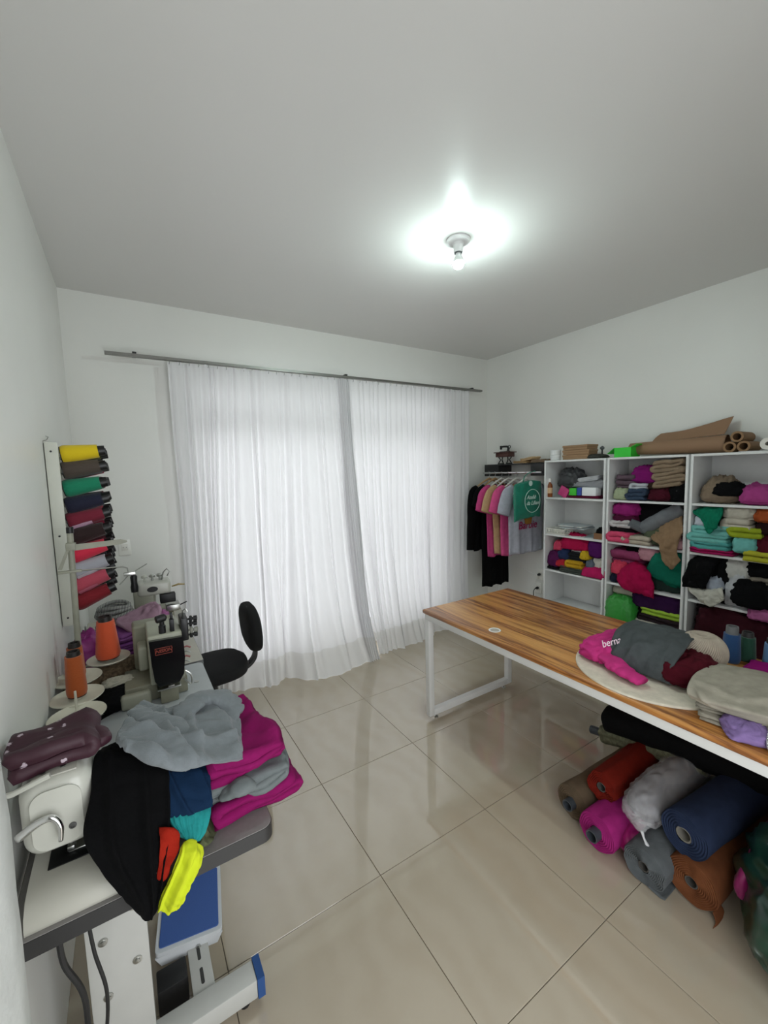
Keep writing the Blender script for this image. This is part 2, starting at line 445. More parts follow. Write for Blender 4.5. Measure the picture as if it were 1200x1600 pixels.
# ---- curtain rail
rail = root('curtain_rail', 'long flat aluminium curtain rail across the back wall', 'curtain rail', (1.65, YB-.1, 2.46))
ALU = mat('dull_aluminium', '84837f', .4, .85)
zA, zB, xA, xB = 2.474, 2.497, -0.047, 3.345
def rz_(x): return zA+(zB-zA)*(x-xA)/(xB-xA)
rb = MB(); vs = []
for x in (xA, xB):
    for dy, dz in ((-.020, -.008), (.020, -.008), (.020, .010), (-.020, .010)): vs.append((x, YB-.10+dy, rz_(x)+dz))
rb.add(vs, [(0, 3, 2, 1), (4, 5, 6, 7)]+[(k, (k+1) % 4, 4+(k+1) % 4, 4+k) for k in range(4)])
rb.out('rail', ALU, rail, 0)
for x in (0.12, 1.7, 3.2):
    MB().bbox((x-.012, YB-.125, rz_(x)+.010), (x+.012, YB, rz_(x)+.022), .002).out('bracket', mat('dark_metal', '3d3d3c', .5, .6), rail)

# ---- curtains
def curtain_mat(name, hexcol, transl):
    m = bpy.data.materials.new(name); m.use_nodes = True; nt = m.node_tree
    for n in list(nt.nodes): nt.nodes.remove(n)
    o = nt.nodes.new('ShaderNodeOutputMaterial'); d = nt.nodes.new('ShaderNodeBsdfDiffuse'); t = nt.nodes.new('ShaderNodeBsdfTranslucent'); mx = nt.nodes.new('ShaderNodeMixShader')
    tp = nt.nodes.new('ShaderNodeBsdfTransparent'); mx2 = nt.nodes.new('ShaderNodeMixShader')
    d.inputs[0].default_value = lin(hexcol); t.inputs[0].default_value = lin(hexcol); mx.inputs[0].default_value = transl
    tc = nt.nodes.new('ShaderNodeTexCoord'); w = nt.nodes.new('ShaderNodeTexNoise'); w.inputs['Scale'].default_value = 300
    mp = nt.nodes.new('ShaderNodeMapping'); mp.inputs['Scale'].default_value = (1, 1, .12)
    bp = nt.nodes.new('ShaderNodeBump'); bp.inputs['Strength'].default_value = .15; bp.inputs['Distance'].default_value = .001
    nt.links.new(tc.outputs['Object'], mp.inputs[0]); nt.links.new(mp.outputs[0], w.inputs['Vector']); nt.links.new(w.outputs['Fac'], bp.inputs['Height'])
    nt.links.new(bp.outputs[0], d.inputs['Normal'])
    nt.links.new(d.outputs[0], mx.inputs[1]); nt.links.new(t.outputs[0], mx.inputs[2])
    mx2.inputs[0].default_value = 0.025 if transl > .2 else 0.0
    nt.links.new(mx.outputs[0], mx2.inputs[1]); nt.links.new(tp.outputs[0], mx2.inputs[2]); nt.links.new(mx2.outputs[0], o.inputs['Surface'])
    return m
VOILE = curtain_mat('white_voile', 'e8e7e8', .19); HEM = curtain_mat('voile_hem', 'e0dedc', .10)
def curtain(name, label, xt0, xt1, bot, seed, npl, dense=0):
    # bot: list of (u, x, y) of the hem on the floor
    rt = root(name, label, 'curtain', ((xt0+xt1)/2, YB-.1, 0), 'white voile curtains')
    rnd = random.Random(seed); nu, nv = 420, 64
    ph = [0]; 
    for k in range(npl): ph.append(ph[-1]+rnd.uniform(.5, 1.5))
    amps = [rnd.uniform(.25, 1.2) for _ in range(npl+1)]
    if dense:
        for k in range(dense): ph.append(ph[-1]+.33*(.8+.4*rnd.random())); amps.append(rnd.uniform(1.6, 2.4))
        npl += dense
    ph = [p/ph[-1] for p in ph]
    def pleat(u):
        for k in range(npl):
            if u <= ph[k+1]:
                f = (u-ph[k])/(ph[k+1]-ph[k]); return math.sin(2*math.pi*f)*amps[k], k
        return 0, npl
    bp = []
    for i in range(nu+1):
        u = i/nu
        for k in range(len(bot)-1):
            if u <= bot[k+1][0]+1e-9:
                f = (u-bot[k][0])/(bot[k+1][0]-bot[k][0]); f = f*f*(3-2*f) if k else f
                bp.append((bot[k][1]+(bot[k+1][1]-bot[k][1])*f, bot[k][2]+(bot[k+1][2]-bot[k][2])*f)); break
    vs = []; rows = []
    for j in range(nv+1):
        v = j/nv
        for i in range(nu+1):
            u = i/nu; pv, k = pleat(u)
            tx = xt0+(xt1-xt0)*u; bx, by = bp[i]
            drift = 0.012*nz((u*7, v*1.2, 0), 2, seed)*v*3
            x = tx+(bx-tx)*v**1.15+drift; sag = max(0, v-.80)/.20
            y = YB-.10+(by-(YB-.10))*(0.25*v*v+0.75*v**6)
            y += pv*(0.009+0.011*min(1, v*1.6))*(1-.35*sag)+0.020*nz((u*9, v*1.4, 1), 2, seed+1)*v
            top = rz_(tx)-.012-0.010*(0.5+0.5*math.sin(u*npl*6.28*.5))
            z = top*(1-v)+0.0008*v
            z += 0.02*nz((u*22, v*5, 2), 1, seed+4)*max(0, v-.85)/.15*min(1, (1-v)*20)
            if v > .9: y += -.012*math.sin((v-.9)*31+u*40)*sag
            vs.append(Vector((x, y, max(0.0008, z))))
    def sub(j0, j1, nm, m):
        mb = MB(); vv = vs[j0*(nu+1):(j1+1)*(nu+1)]; fs = []
        for j in range(j1-j0):
            for i in range(nu): a = j*(nu+1)+i; fs.append((a, a+1, a+nu+2, a+nu+1))
        mb.add(vv, fs); mb.out(nm, m, rt, 180)
    jh = int(nv*.935)
    sub(0, jh, 'drape', VOILE); sub(jh, nv, 'hem', HEM)
    n = 22
    for k in range(n+1):
        x = xt0+.01+(xt1-xt0-.02)*k/n
        MB().tube([(x, YB-.1, rz_(x)-.008), (x+.004, YB-.103, rz_(x)-.020), (x, YB-.104, rz_(x)-.034)], .0022, 5).out('hook', mat('hook_grey', '9a9a97', .4), rt)
    return rt
curtain('curtain', 'wider white voile curtain panel nearest the sewing machines, pooling on the floor', .315, 1.73,
        [(0, .33, 3.28), (.25, .55, 3.22), (.42, .86, 3.12), (.55, 1.02, 3.18), (.66, 1.20, 2.99), (.80, 1.50, 2.99), (.9, 1.70, 3.04), (1, 1.80, 3.03)], 3, 24, 7)
curtain('curtain', 'white voile curtain panel nearest the clothes rail, hem on the floor', 1.70, 3.17,
        [(0, 1.83, 3.10), (.12, 1.93, 3.10), (.3, 2.12, 3.10), (.5, 2.42, 3.13), (.62, 2.52, 3.18), (.8, 2.78, 3.22), (1, 3.10, 3.26)], 8, 26)

# ---- ceiling lamp
L0 = Vector((1.598, 1.736, H))
lamp = root('ceiling_lamp', 'bare white bulb in a round white ceiling socket', 'ceiling lamp', L0)
WP = plastic('eceeee', .3)
MB().lathe([(0, 0), (.062, 0), (.064, -.008), (.058, -.016), (.032, -.022), (.026, -.03)], 32, Matrix.Translation(L0)).out('ceiling_rose', WP, lamp)
MB().lathe([(.022, -.0295), (.026, -.03), (.024, -.062), (.021, -.066), (0, -.066)], 28, Matrix.Translation(L0)).out('socket', WP, lamp)
MB().lathe([(.021, -.066), (.021, -.070), (0, -.070)], 24, Matrix.Translation(L0)).out('gasket', plastic('5a6262', .5), lamp)
MB().lathe([(0, -.0701), (.014, -.0701), (.015, -.080), (.022, -.092), (.0285, -.106), (.0302, -.114), (.0302, -.1175)], 24, Matrix.Translation(L0)).out('bulb_collar', WP, lamp)  # neck carried down as an added opaque collar, keeping light off the ceiling
EM = bpy.data.materials.new('lit_bulb'); EM.use_nodes = True
e_ = EM.node_tree.nodes.new('ShaderNodeEmission'); e_.inputs[0].default_value = (.82, 1.0, .97, 1); e_.inputs[1].default_value = BULB_STRENGTH
EM.node_tree.links.new(e_.outputs[0], EM.node_tree.nodes['Material Output'].inputs['Surface'])
MB().lathe([(.0300, -.1175), (.0296, -.123), (.027, -.132), (.019, -.143), (.008, -.148), (0, -.1485)], 24, Matrix.Translation(L0)).out('bulb_globe', EM, lamp, 180)

# ---- wall sockets
def outlet(c, nrm, label, w=.075, h=.115):
    c = Vector(c); t = Vector((0, 0, 1)).cross(Vector(nrm)); mx = Matrix.Translation(c) @ Matrix((t, Vector((0, 0, 1)), Vector(nrm))).transposed().to_4x4()
    rt = root('wall_socket', label, 'socket', c)
    MB().bbox((-w/2, -h/2, 0), (w/2, h/2, .010), .004, 2, mx).out('plate', plastic('e9e8e2', .3), rt)
    MB().bbox((-.020, -.022, .010), (.020, .022, .014), .003, 2, mx).out('insert', plastic('dcdad2', .3), rt)
    for dx in (-.009, .009): MB().lathe([(.0025, .0141), (.0025, .0146)], 8, mx @ Matrix.Translation((dx, 0, 0))).out('pin_hole', BLACK, rt)
    return rt
outlet((-.031, YB, 1.178), (0, -1, 0), 'cream socket plate on the back wall beside the thread rack')

# ================================================================== WORK TABLE
def wood_material():
    m = bpy.data.materials.new('varnished_wood'); m.use_nodes = True; nt = m.node_tree; b = nt.nodes['Principled BSDF']
    tc = nt.nodes.new('ShaderNodeTexCoord'); mp = nt.nodes.new('ShaderNodeMapping'); mp.inputs['Scale'].default_value = (9, .55, 9)
    nt.links.new(tc.outputs['Object'], mp.inputs[0])
    n = nt.nodes.new('ShaderNodeTexNoise'); n.inputs['Scale'].default_value = 1.6; n.inputs['Detail'].default_value = 6; n.inputs['Distortion'].default_value = .6
    nt.links.new(mp.outputs[0], n.inputs['Vector'])
    sc = nt.nodes.new('ShaderNodeMath'); sc.operation = 'MULTIPLY'; sc.inputs[1].default_value = 7.0
    fr = nt.nodes.new('ShaderNodeMath'); fr.operation = 'PINGPONG'; fr.inputs[1].default_value = 1.0
    nt.links.new(n.outputs['Fac'], sc.inputs[0]); nt.links.new(sc.outputs[0], fr.inputs[0])
    r = nt.nodes.new('ShaderNodeValToRGB'); cr = r.color_ramp
    cr.elements[0].position = 0.0; cr.elements[0].color = lin('7d4a22'); cr.elements[1].position = 1.0; cr.elements[1].color = lin('d79c55')
    e = cr.elements.new(.22); e.color = lin('ad7036'); e = cr.elements.new(.55); e.color = lin('c68a46')
    nt.links.new(fr.outputs[0], r.inputs[0])
    n2 = nt.nodes.new('ShaderNodeTexNoise'); n2.inputs['Scale'].default_value = 60; n2.inputs['Detail'].default_value = 2
    mp2 = nt.nodes.new('ShaderNodeMapping'); mp2.inputs['Scale'].default_value = (4, .12, 4)
    nt.links.new(tc.outputs['Object'], mp2.inputs[0]); nt.links.new(mp2.outputs[0], n2.inputs['Vector'])
    mix = nt.nodes.new('ShaderNodeMix'); mix.data_type = 'RGBA'; mix.blend_type = 'MULTIPLY'; mix.inputs[0].default_value = .35
    r2 = nt.nodes.new('ShaderNodeValToRGB'); r2.color_ramp.elements[0].position = .35; r2.color_ramp.elements[0].color = (.45, .45, .45, 1); r2.color_ramp.elements[1].position = .6
    nt.links.new(n2.outputs['Fac'], r2.inputs[0]); nt.links.new(r.outputs[0], mix.inputs[6]); nt.links.new(r2.outputs[0], mix.inputs[7])
    nt.links.new(mix.outputs[2], b.inputs['Base Color'])
    b.inputs['Roughness'].default_value = .38; b.inputs['Coat Weight'].default_value = .25; b.inputs['Coat Roughness'].default_value = .15
    return m
WOOD = wood_material(); FRAME = paint('d9d9d6', .35)
TX0, TX1, TY0, TY1, TZ = 1.585, 2.40, -0.15, 2.10, .755
wt = root('work_table', 'long wooden work table on a white steel frame', 'table', (2.0, 1.0, 0))
MB().bbox((TX0, TY0, TZ-.028), (TX1, TY1, TZ), .011, 3).out('tabletop', WOOD, wt)
g = PZ(773, 985, TZ)
gm = MB().lathe([(.024, .0005), (.033, .0005), (.034, .002), (.031, .004), (.026, .003), (.024, .0005)], 28, Matrix.Translation((g.x, g.y, TZ)), False).out('cable_grommet', plastic('f0f0ee', .3), wt)
MB().lathe([(.0245, .0003), (.0245, .0022), (0, .0022)], 24, Matrix.Translation((g.x, g.y, TZ))).out('grommet_cap', plastic('b9b4a8', .4), gm)
def bar(nm, lo, hi, par, m=FRAME, bev=.003): return MB().bbox(lo, hi, bev, 2).out(nm, m, par)
s_ = .04; zt = TZ-.028
bar('side_rail', (TX0+.012, TY0+.01, zt-s_), (TX0+.012+s_, TY1-.012, zt), wt)
bar('side_rail', (TX1-.012-s_, TY0+.01, zt-s_), (TX1-.012, TY1-.012, zt), wt)
for ye in (TY1-.012-s_, TY0+.02):
    bar('end_rail', (TX0+.012+s_, ye, zt-s_), (TX1-.012-s_, ye+s_, zt), wt)
    for xe in (TX0+.012, TX1-.012-s_):
        lg = bar('leg', (xe, ye, .03), (xe+s_, ye+s_, zt-s_), wt)
    bar('foot_bar', (TX0+.012+s_, ye, .03), (TX1-.012-s_, ye+s_, .03+s_), wt)
    for xe in (TX0+.08, TX1-.08):
        MB().lathe([(0, 0), (.014, 0), (.014, .008), (.006, .012), (.006, .031)], 14, Matrix.Translation((xe, ye+s_/2, 0))).out('levelling_foot', METAL, wt)

# ================================================================== BOOKCASES
SF, SD = 3.24, .295          # front plane, depth
WHITE = paint('dfe0df', .35)
SZ = [0.40, 0.722, 1.052, 1.385]
STOP = 1.716
UN = [('first', 2.412, 1.847), ('second', 1.834, 1.278), ('third', 1.266, 0.70)]
LBL = ['white bookcase nearest the hanging clothes, its lowest shelf empty', 'middle white bookcase stuffed with clothes', 'white bookcase at the right edge, with aqua and black clothes']
for (nm, ya, yb), lb in zip(UN, LBL):
    b = root('bookcase', lb, 'bookcase', (SF+SD/2, (ya+yb)/2, 0), 'white bookcases along the right wall'); t = .016
    bar('side_panel', (SF, ya-t, 0), (SF+SD, ya, STOP), b, WHITE, .001); bar('side_panel', (SF, yb, 0), (SF+SD, yb+t, STOP), b, WHITE, .001)
    bar('top_panel', (SF, yb+t, STOP-t), (SF+SD, ya-t, STOP), b, WHITE, .001)
    bar('back_panel', (SF+SD-.006, yb+t, .06), (SF+SD-.001, ya-t, STOP-t), b, WHITE, .001)
    for z in SZ+[.075]: bar('shelf', (SF+.004, yb+t, z-t), (SF+SD-.006, ya-t, z), b, WHITE, .001)
    bar('plinth', (SF+.02, yb+t, 0), (SF+.03, ya-t, .059), b, WHITE, .001)

# ---- things on the shelves ------------------------------------------------
SEED = [100]
def item(px0, py0, px1, py1, kind, col, label, dx=.012, dep=.2, lay=3, amp=None, tilt=0, e=(.75, .6), matf=cloth, name=None, cat='clothes', sit=None, grp='clothes on the bookcase shelves', yaw=0):
    """cloth seen between these picture limits at the shelf front; sit = index of the shelf it lies on"""
    SEED[0] += 1; X = SF+dx
    a = PX(px0, py1, X); b = PX(px1, py0, X); c0 = PX(px0, py0, X); d0 = PX(px1, py1, X)
    ymid = (a.y+b.y)/2; w = abs(a.y-b.y); z0 = (a.z+d0.z)/2; z1 = (b.z+c0.z)/2
    if sit is not None: z0 = SZ[sit]+.001 if sit < 4 else STOP+.001
    h = max(.012, z1-z0); cx = X+dep/2
    if kind == 'lump': geo = lump_geo((cx, ymid, z0), (dep, w*1.04, h*1.06), (tilt, 0, yaw), e[0], e[1], .14 if amp is None else amp, 2.4, SEED[0])
    elif kind == 'fold': geo = fold_geo((cx, ymid, z0), (w, dep, h), lay, (0, -tilt, math.pi/2+yaw), .006 if amp is None else amp, SEED[0])
    elif kind == 'foldx': geo = fold_geo((cx, ymid, z0), (dep, w, h), lay, (tilt, 0, yaw), .006 if amp is None else amp, SEED[0])
    return soft(name or ('folded_garment' if kind != 'lump' else 'cloth_bundle'), geo, matf(col), label, cat, grp)
# first bookcase, third shelf pile
P = 'in the pile on the first bookcase'
item(852, 884, 874, 898, 'lump', '1a1a1d', 'small black cloth at the lower left '+P, .02, .16, sit=1)
item(873, 886, 908, 902, 'fold', '50564f', 'charcoal green folded cloth at the bottom '+P, .0, .2, 3, sit=1)
item(904, 887, 942, 908, 'lump', 'd1256a', 'hot pink cloth at the bottom right '+P, -.015, .2, sit=1, e=(.6, .5))
item(852, 862, 873, 886, 'lump', '5e1d55', 'plum cloth at the left '+P, .01, .18)
item(866, 876, 886, 887, 'lump', 'c8303f', 'red cloth tucked in the middle left '+P, .0, .16)
item(882, 877, 911, 889, 'fold', 'd9a928', 'mustard yellow folded cloth in the middle '+P, -.01, .18, 2)
item(912, 876, 927, 889, 'lump', '6d7684', 'grey blue cloth beside the mustard cloth '+P, .005, .16)
item(922, 872, 943, 894, 'lump', 'dcd8cc', 'cream cloth at the right '+P, .03, .16)
item(868, 857, 889, 876, 'lump', '2f3c63', 'navy cloth at the upper left '+P, .03, .16)
item(889, 864, 916, 879, 'fold', '25262b', 'black striped folded cloth in the middle '+P, .02, .18, 4)
item(904, 862, 918, 876, 'lump', 'e3bd2e', 'bright yellow cloth scrap '+P, .0, .12)
item(862, 846, 877, 861, 'lump', 'dc4a6a', 'coral cloth at the top left '+P, .03, .15)
item(890, 848, 922, 868, 'lump', 'e7dfdd', 'white cloth under the crimson one '+P, .05, .16)
item(872, 838, 920, 862, 'lump', 'c2174f', 'crimson cloth on top '+P, .02, .2)
item(916, 845, 944, 873, 'lump', '5a1a66', 'purple cloth at the upper right '+P, .02, .2, e=(.5, .5))
# second bookcase
P = 'on the top shelf of the middle bookcase'
item(956, 763, 978, 780, 'lump', 'b9c4a0', 'pale green cloth '+P, .0, .14, sit=3)
item(978, 764, 1009, 781, 'fold', '3f4f66', 'rolled blue jeans '+P, .0, .2, 3, sit=3)
item(1008, 763, 1048, 782, 'lump', '4e1424', 'maroon cloth '+P, .0, .18, sit=3)
item(1042, 758, 1073, 783, 'lump', '0a0a0c', 'black cloth under the beige blanket '+P, .01, .22, sit=3, e=(.5, .5))
item(962, 742, 992, 763, 'foldx', '6d5964', 'grey and plum striped folded stack '+P, .03, .2, 5)
item(982, 755, 1012, 765, 'fold', 'cfd3da', 'pale blue folded shirt '+P, .03, .18, 2)
item(1008, 751, 1044, 766, 'lump', '3a2a22', 'dark brown cloth '+P, .03, .18)
item(982, 730, 1027, 756, 'lump', '8d1a76', 'round purple magenta bundle '+P, .03, .2)
item(1022, 718, 1073, 762, 'fold', '9d8871', 'beige knitted blanket folded thick '+P, .01, .24, 7, amp=.009, tilt=-.14)
P = 'on the middle bookcase, second shelf'
item(949, 832, 988, 849, 'fold', 'f0587f', 'coral pink folded cloth '+P, -.01, .22, 2, sit=2)
item(972, 838, 1018, 851, 'fold', 'cfc3b0', 'cream folded cloth '+P, -.01, .2, 2, sit=2)
item(1042, 842, 1069, 858, 'lump', 'b98c92', 'dusty pink cloth '+P, -.01, .18, sit=2)
item(1000, 824, 1045, 848, 'lump', '5c6650', 'olive cloth in the middle '+P, .03, .2, sit=2)
item(950, 821, 986, 834, 'lump', '1d1a1d', 'black cloth under the white one '+P, .01, .22, e=(.5, .5))
item(952, 813, 987, 825, 'fold', 'ddd8d8', 'white folded cloth under the maroon bundle '+P, .01, .22, 2)
item(954, 803, 992, 818, 'lump', '58173a', 'maroon half of the round bundle '+P, .01, .22)
item(952, 785, 994, 808, 'lump', 'a02678', 'magenta round bundle at the top left '+P, .01, .22)
item(990, 786, 1040, 818, 'lump', '0a0a0c', 'black cloth behind the grey roll '+P, .08, .16, e=(.55, .5))
def slanted_roll(px0, py0, px1, py1, r, col, label, dx, cat='clothes', matf=cloth):
    a = PX(px0, py0, SF+dx); b = PX(px1, py1, SF+dx+.05); SEED[0] += 1
    d = (b-a); pts = [a-d*.0, a+d*.33, a+d*.66, b]
    soft('rolled_garment', sweep_geo(pts, [r*.93, r, r, r*.9], .8, .07, 9, SEED[0], upref=(1, 0, 0)), matf(col), label, cat, 'clothes on the bookcase shelves')
slanted_roll(1004, 826, 1066, 794, .052, '808488', 'long grey rolled blanket slanting across '+P, .06)
slanted_roll(984, 816, 1012, 830, .036, '74787d', 'short grey rolled cloth in front of the grey blanket '+P, .02)
def drape_item(grid, col, label, th=.014, amp=.010, sc=14, matf=cloth, name='draped_garment', cat='clothes', grp='clothes on the bookcase shelves', nu=30, nv=34):
    SEED[0] += 1
    return soft(name, sheet_geo([[PX(x, y, SF+d) for x, y, d in row] for row in grid], nu, nv, th, amp, sc, SEED[0]), matf(col), label, cat, grp)
drape_item([[(1022, 832, .10), (1045, 812, .10), (1066, 806, .10)], [(1018, 842, .0), (1042, 832, .0), (1067, 828, .0)], [(1030, 852, -.03), (1045, 850, -.035), (1060, 846, -.03)], [(1034, 872, -.032), (1046, 868, -.035), (1058, 864, -.03)], [(1044, 884, -.028), (1050, 890, -.03), (1063, 876, -.028)]], 'a08365', 'tan brown garment hanging off the second shelf of the middle bookcase')
P = 'on the third shelf of the middle bookcase'
item(950, 896, 970, 912, 'lump', '1f2438', 'navy cloth at the left end '+P, .01, .16, sit=1)
item(1012, 900, 1063, 931, 'lump', '2c3c38', 'dark green cloth under the teal one '+P, .03, .2, sit=1, e=(.6, .5))
item(951, 879, 977, 899, 'lump', 'e84a68', 'coral bundle at the left '+P, .0, .18)
item(955, 860, 1000, 882, 'foldx', 'a04670', 'dusty rose folded stack '+P, .04, .2, 3)
item(975, 851, 1003, 866, 'lump', '0a0a0c', 'black cloth under the shelf above '+P, .05, .16)
item(993, 854, 1028, 878, 'lump', 'cf98a4', 'pale pink bundle '+P, .02, .18)
item(1003, 864, 1064, 912, 'lump', '14755e', 'large teal green bundle '+P, .005, .24, e=(.6, .5), tilt=.28)
item(1036, 862, 1066, 889, 'lump', '6b5641', 'brown cloth behind the hanging tan garment '+P, .09, .14)
drape_item([[(975, 892, .12), (995, 880, .12), (1012, 890, .12)], [(966, 900, .0), (990, 884, -.01), (1016, 900, -.01)], [(968, 912, -.03), (995, 906, -.05), (1021, 912, -.04)], [(985, 922, -.02), (1005, 922, -.045), (1022, 922, -.035)], [(1008, 926, -.02), (1014, 930, -.032), (1021, 936, -.025)]], 'b8124f', 'crimson garment spilling over the third shelf of the middle bookcase', .03)
P = 'on the lowest visible shelf of the middle bookcase'
item(990, 976, 1064, 992, 'foldx', 'cfcabc', 'cream folded sheets at the bottom '+P, .0, .24, 3, sit=0)
item(940, 936, 986, 974, 'lump', '33a83a', 'bright green plastic bag '+P, -.045, .2, matf=satin, name='plastic_bag', cat='bag', sit=0)
item(974, 950, 1003, 978, 'lump', '0a0a0c', 'black cloth beside the green bag '+P, .03, .18, sit=0)
item(996, 966, 1064, 978, 'foldx', '33262b', 'dark brown folded cloth '+P, .01, .22, 2)
item(1000, 955, 1064, 967, 'foldx', 'b8e04e', 'neon yellow green folded cloth '+P, .01, .22, 2)
item(957, 914, 1003, 938, 'foldx', 'beb8aa', 'off white folded stack '+P, .05, .2, 4)
item(984, 929, 1064, 956, 'lump', '3a1747', 'long dark purple folded cloth '+P, .02, .22, e=(.45, .5))
# third bookcase
P = 'on the top shelf of the right bookcase'
item(1090, 748, 1150, 784, 'lump', '93806d', 'tan brown bundle '+P, .02, .22, sit=3, e=(.8, .6))
item(1110, 755, 1160, 776, 'lump', '0a0a0c', 'black cloth lying over the tan bundle '+P, -.002, .12)
item(1150, 758, 1216, 789, 'lump', 'bb4a92', 'pink bundle '+P, .0, .2, sit=3)
P = 'on the right bookcase, second shelf'
item(1076, 859, 1142, 870, 'foldx', 'b01a5e', 'magenta folded cloth under the aqua stack '+P, -.02, .22, 2, sit=2)
item(1160, 864, 1216, 881, 'foldx', 'c6c43c', 'yellow folded cloth hanging over the edge '+P, -.03, .22, 2)
item(1172, 838, 1216, 866, 'lump', '5c1526', 'burgundy bundle '+P, .0, .2, sit=2)
item(1078, 846, 1142, 860, 'fold', '5db3ae', 'dark aqua folded shirt at the base of its stack '+P, -.01, .22, 2)
item(1077, 834, 1142, 849, 'fold', '7fd0c6', 'middle aqua folded shirt of its stack '+P, -.01, .22, 2)
item(1080, 822, 1146, 837, 'fold', '86d3cb', 'uppermost aqua folded shirt in its stack '+P, .0, .22, 2)
item(1140, 836, 1182, 867, 'lump', '7ecbc4', 'crumpled aqua cloth beside the aqua stack '+P, -.02, .2)
item(1138, 825, 1197, 842, 'fold', 'a7b92f', 'lime green cloth '+P, .0, .2, 2)
item(1082, 804, 1108, 824, 'lump', 'd5dbe6', 'pale blue blouse '+P, .0, .14)
item(1126, 812, 1178, 830, 'fold', 'd8d0bf', 'cream folded towel '+P, .0, .2, 2)
item(1124, 791, 1180, 814, 'lump', 'cfc8ba', 'white crumpled cloth '+P, .01, .2)
item(1176, 814, 1216, 838, 'lump', '2c1417', 'dark maroon cloth '+P, .01, .2)
item(1174, 794, 1216, 819, 'lump', 'b0542a', 'rust orange cloth '+P, .01, .2)
drape_item([[(1086, 800, .12), (1105, 790, .12), (1130, 790, .12)], [(1084, 803, .02), (1105, 800, .0), (1130, 798, .01)], [(1096, 812, -.02), (1110, 815, -.025), (1128, 808, -.02)], [(1104, 832, -.022), (1110, 834, -.024), (1117, 824, -.02)]], '128262', 'emerald green garment hanging over the aqua stack on the right bookcase', .02)
P = 'on the right bookcase, third shelf'
item(1088, 868, 1140, 930, 'lump', '0a0a0c', 'big black bundle at the left end '+P, .0, .24, sit=1, e=(.7, .6))
item(1162, 870, 1216, 908, 'lump', '0a0a0c', 'black bundle at the upper right '+P, .03, .2)
item(1168, 904, 1216, 918, 'fold', '8c8376', 'beige folded cloth between the black bundles '+P, .02, .2, 2)
item(1112, 874, 1172, 912, 'lump', 'd9d7d2', 'white crumpled cloth at the top of the white pile '+P, .03, .2)
item(1100, 900, 1130, 926, 'lump', 'b4bccb', 'pale blue grey cloth in the white pile '+P, -.02, .16)
item(1126, 902, 1172, 930, 'lump', 'd2d3d6', 'white cloth at the base of the white pile '+P, .0, .2, sit=1)
item(1134, 914, 1216, 954, 'lump', '0a0a0c', 'black cloth bulging over the edge '+P, -.05, .25, e=(.7, .6))
drape_item([[(1080, 914, .06), (1105, 916, .06), (1128, 914, .06)], [(1076, 921, -.03), (1100, 925, -.04), (1130, 922, -.035)], [(1084, 930, -.045), (1108, 936, -.05), (1132, 934, -.04)], [(1100, 940, -.04), (1112, 948, -.045), (1130, 938, -.04)]], 'd8d5c8', 'off white garment hanging over the third shelf of the right bookcase', .014)
drape_item([[(1084, 872, .08), (1100, 868, .08), (1130, 868, .08)], [(1076, 885, -.01), (1096, 882, -.02), (1118, 885, -.015)], [(1068, 902, -.03), (1090, 904, -.035), (1108, 906, -.025)], [(1068, 916, -.03), (1085, 918, -.035), (1100, 920, -.03)]], '0a0a0c', 'black sleeve sticking out of the black bundle on the right bookcase', .03)
P = 'on the lowest visible shelf of the right bookcase'
item(1078, 962, 1216, 1004, 'lump', '3a0f1a', 'wide dark burgundy cloth heap '+P, -.02, .26, sit=0, e=(.5, .5))
item(1164, 948, 1216, 974, 'lump', 'b8659a', 'pink cloth on the burgundy heap '+P, -.03, .2)
item(1084, 940, 1150, 966, 'lump', '17090d', 'black maroon cloth under the shelf '+P, .03, .2)
# ---- small things, first bookcase
def boxthing(name, lo, hi, m, label, cat, bev=.003, grp=None, mx=None):
    o = MB().bbox(lo, hi, bev, 2, mx).out(name, m); return tag(o, label, cat, grp)
zt3 = SZ[3]
b = PX(859, 775, SF+.05)
bt = root('bottle', 'amber bottle with white cap at the left of the top shelf', 'bottle', (b.x, b.y, zt3))
MB().lathe([(0, 0), (.022, 0), (.024, .004), (.024, .10), (.018, .118), (.010, .128), (.010, .142)], 20, Matrix.Translation((b.x, b.y, zt3))).out('body', mat('amber_liquid', '8a4a22', .15, coat=.5), bt)
MB().lathe([(.0243, .035), (.0243, .085)], 20, Matrix.Translation((b.x, b.y, zt3)), False).out('label_band', paint('d7b48c', .5), bt)
MB().lathe([(.0105, .136), (.014, .136), (.014, .165), (.010, .17), (0, .17)], 16, Matrix.Translation((b.x, b.y, zt3))).out('cap', plastic('e9e6e2', .4), bt)
tag(MB().add(*fold_geo((3.37, 2.06, zt3+.001), (.30, .2, .022), 2, (0, 0, math.pi/2), .003, 5)).out('folded_garment', cloth('6b1638'), smooth=180), 'flat maroon cloth under the white box on the top shelf', 'clothes', 'clothes on the bookcase shelves')
def sbox(px0, py0, px1, py1, dx, dep, m, name, label, cat, zoff=None):
    a = PX(px0, py1, SF+dx); c = PX(px1, py0, SF+dx); z0 = a.z if zoff is None else zoff
    return boxthing(name, (SF+dx, c.y, z0), (SF+dx+dep, a.y, c.z), m, label, cat, .002)
ztc = zt3+.024
sbox(909, 762, 931, 774, .03, .08, plastic('eceef0', .5), 'carton', 'small white carton on the maroon cloth', 'box', ztc)
sbox(901, 762, 908, 773, .03, .06, plastic('2f4aa0', .5), 'carton', 'small blue carton between the green and white ones', 'box', ztc)
sbox(889, 763, 900, 774, .02, .06, plastic('3fbf2f', .5), 'carton', 'small bright green carton beside the blue one', 'box', ztc)
q = PX(879, 774, SF+.05)
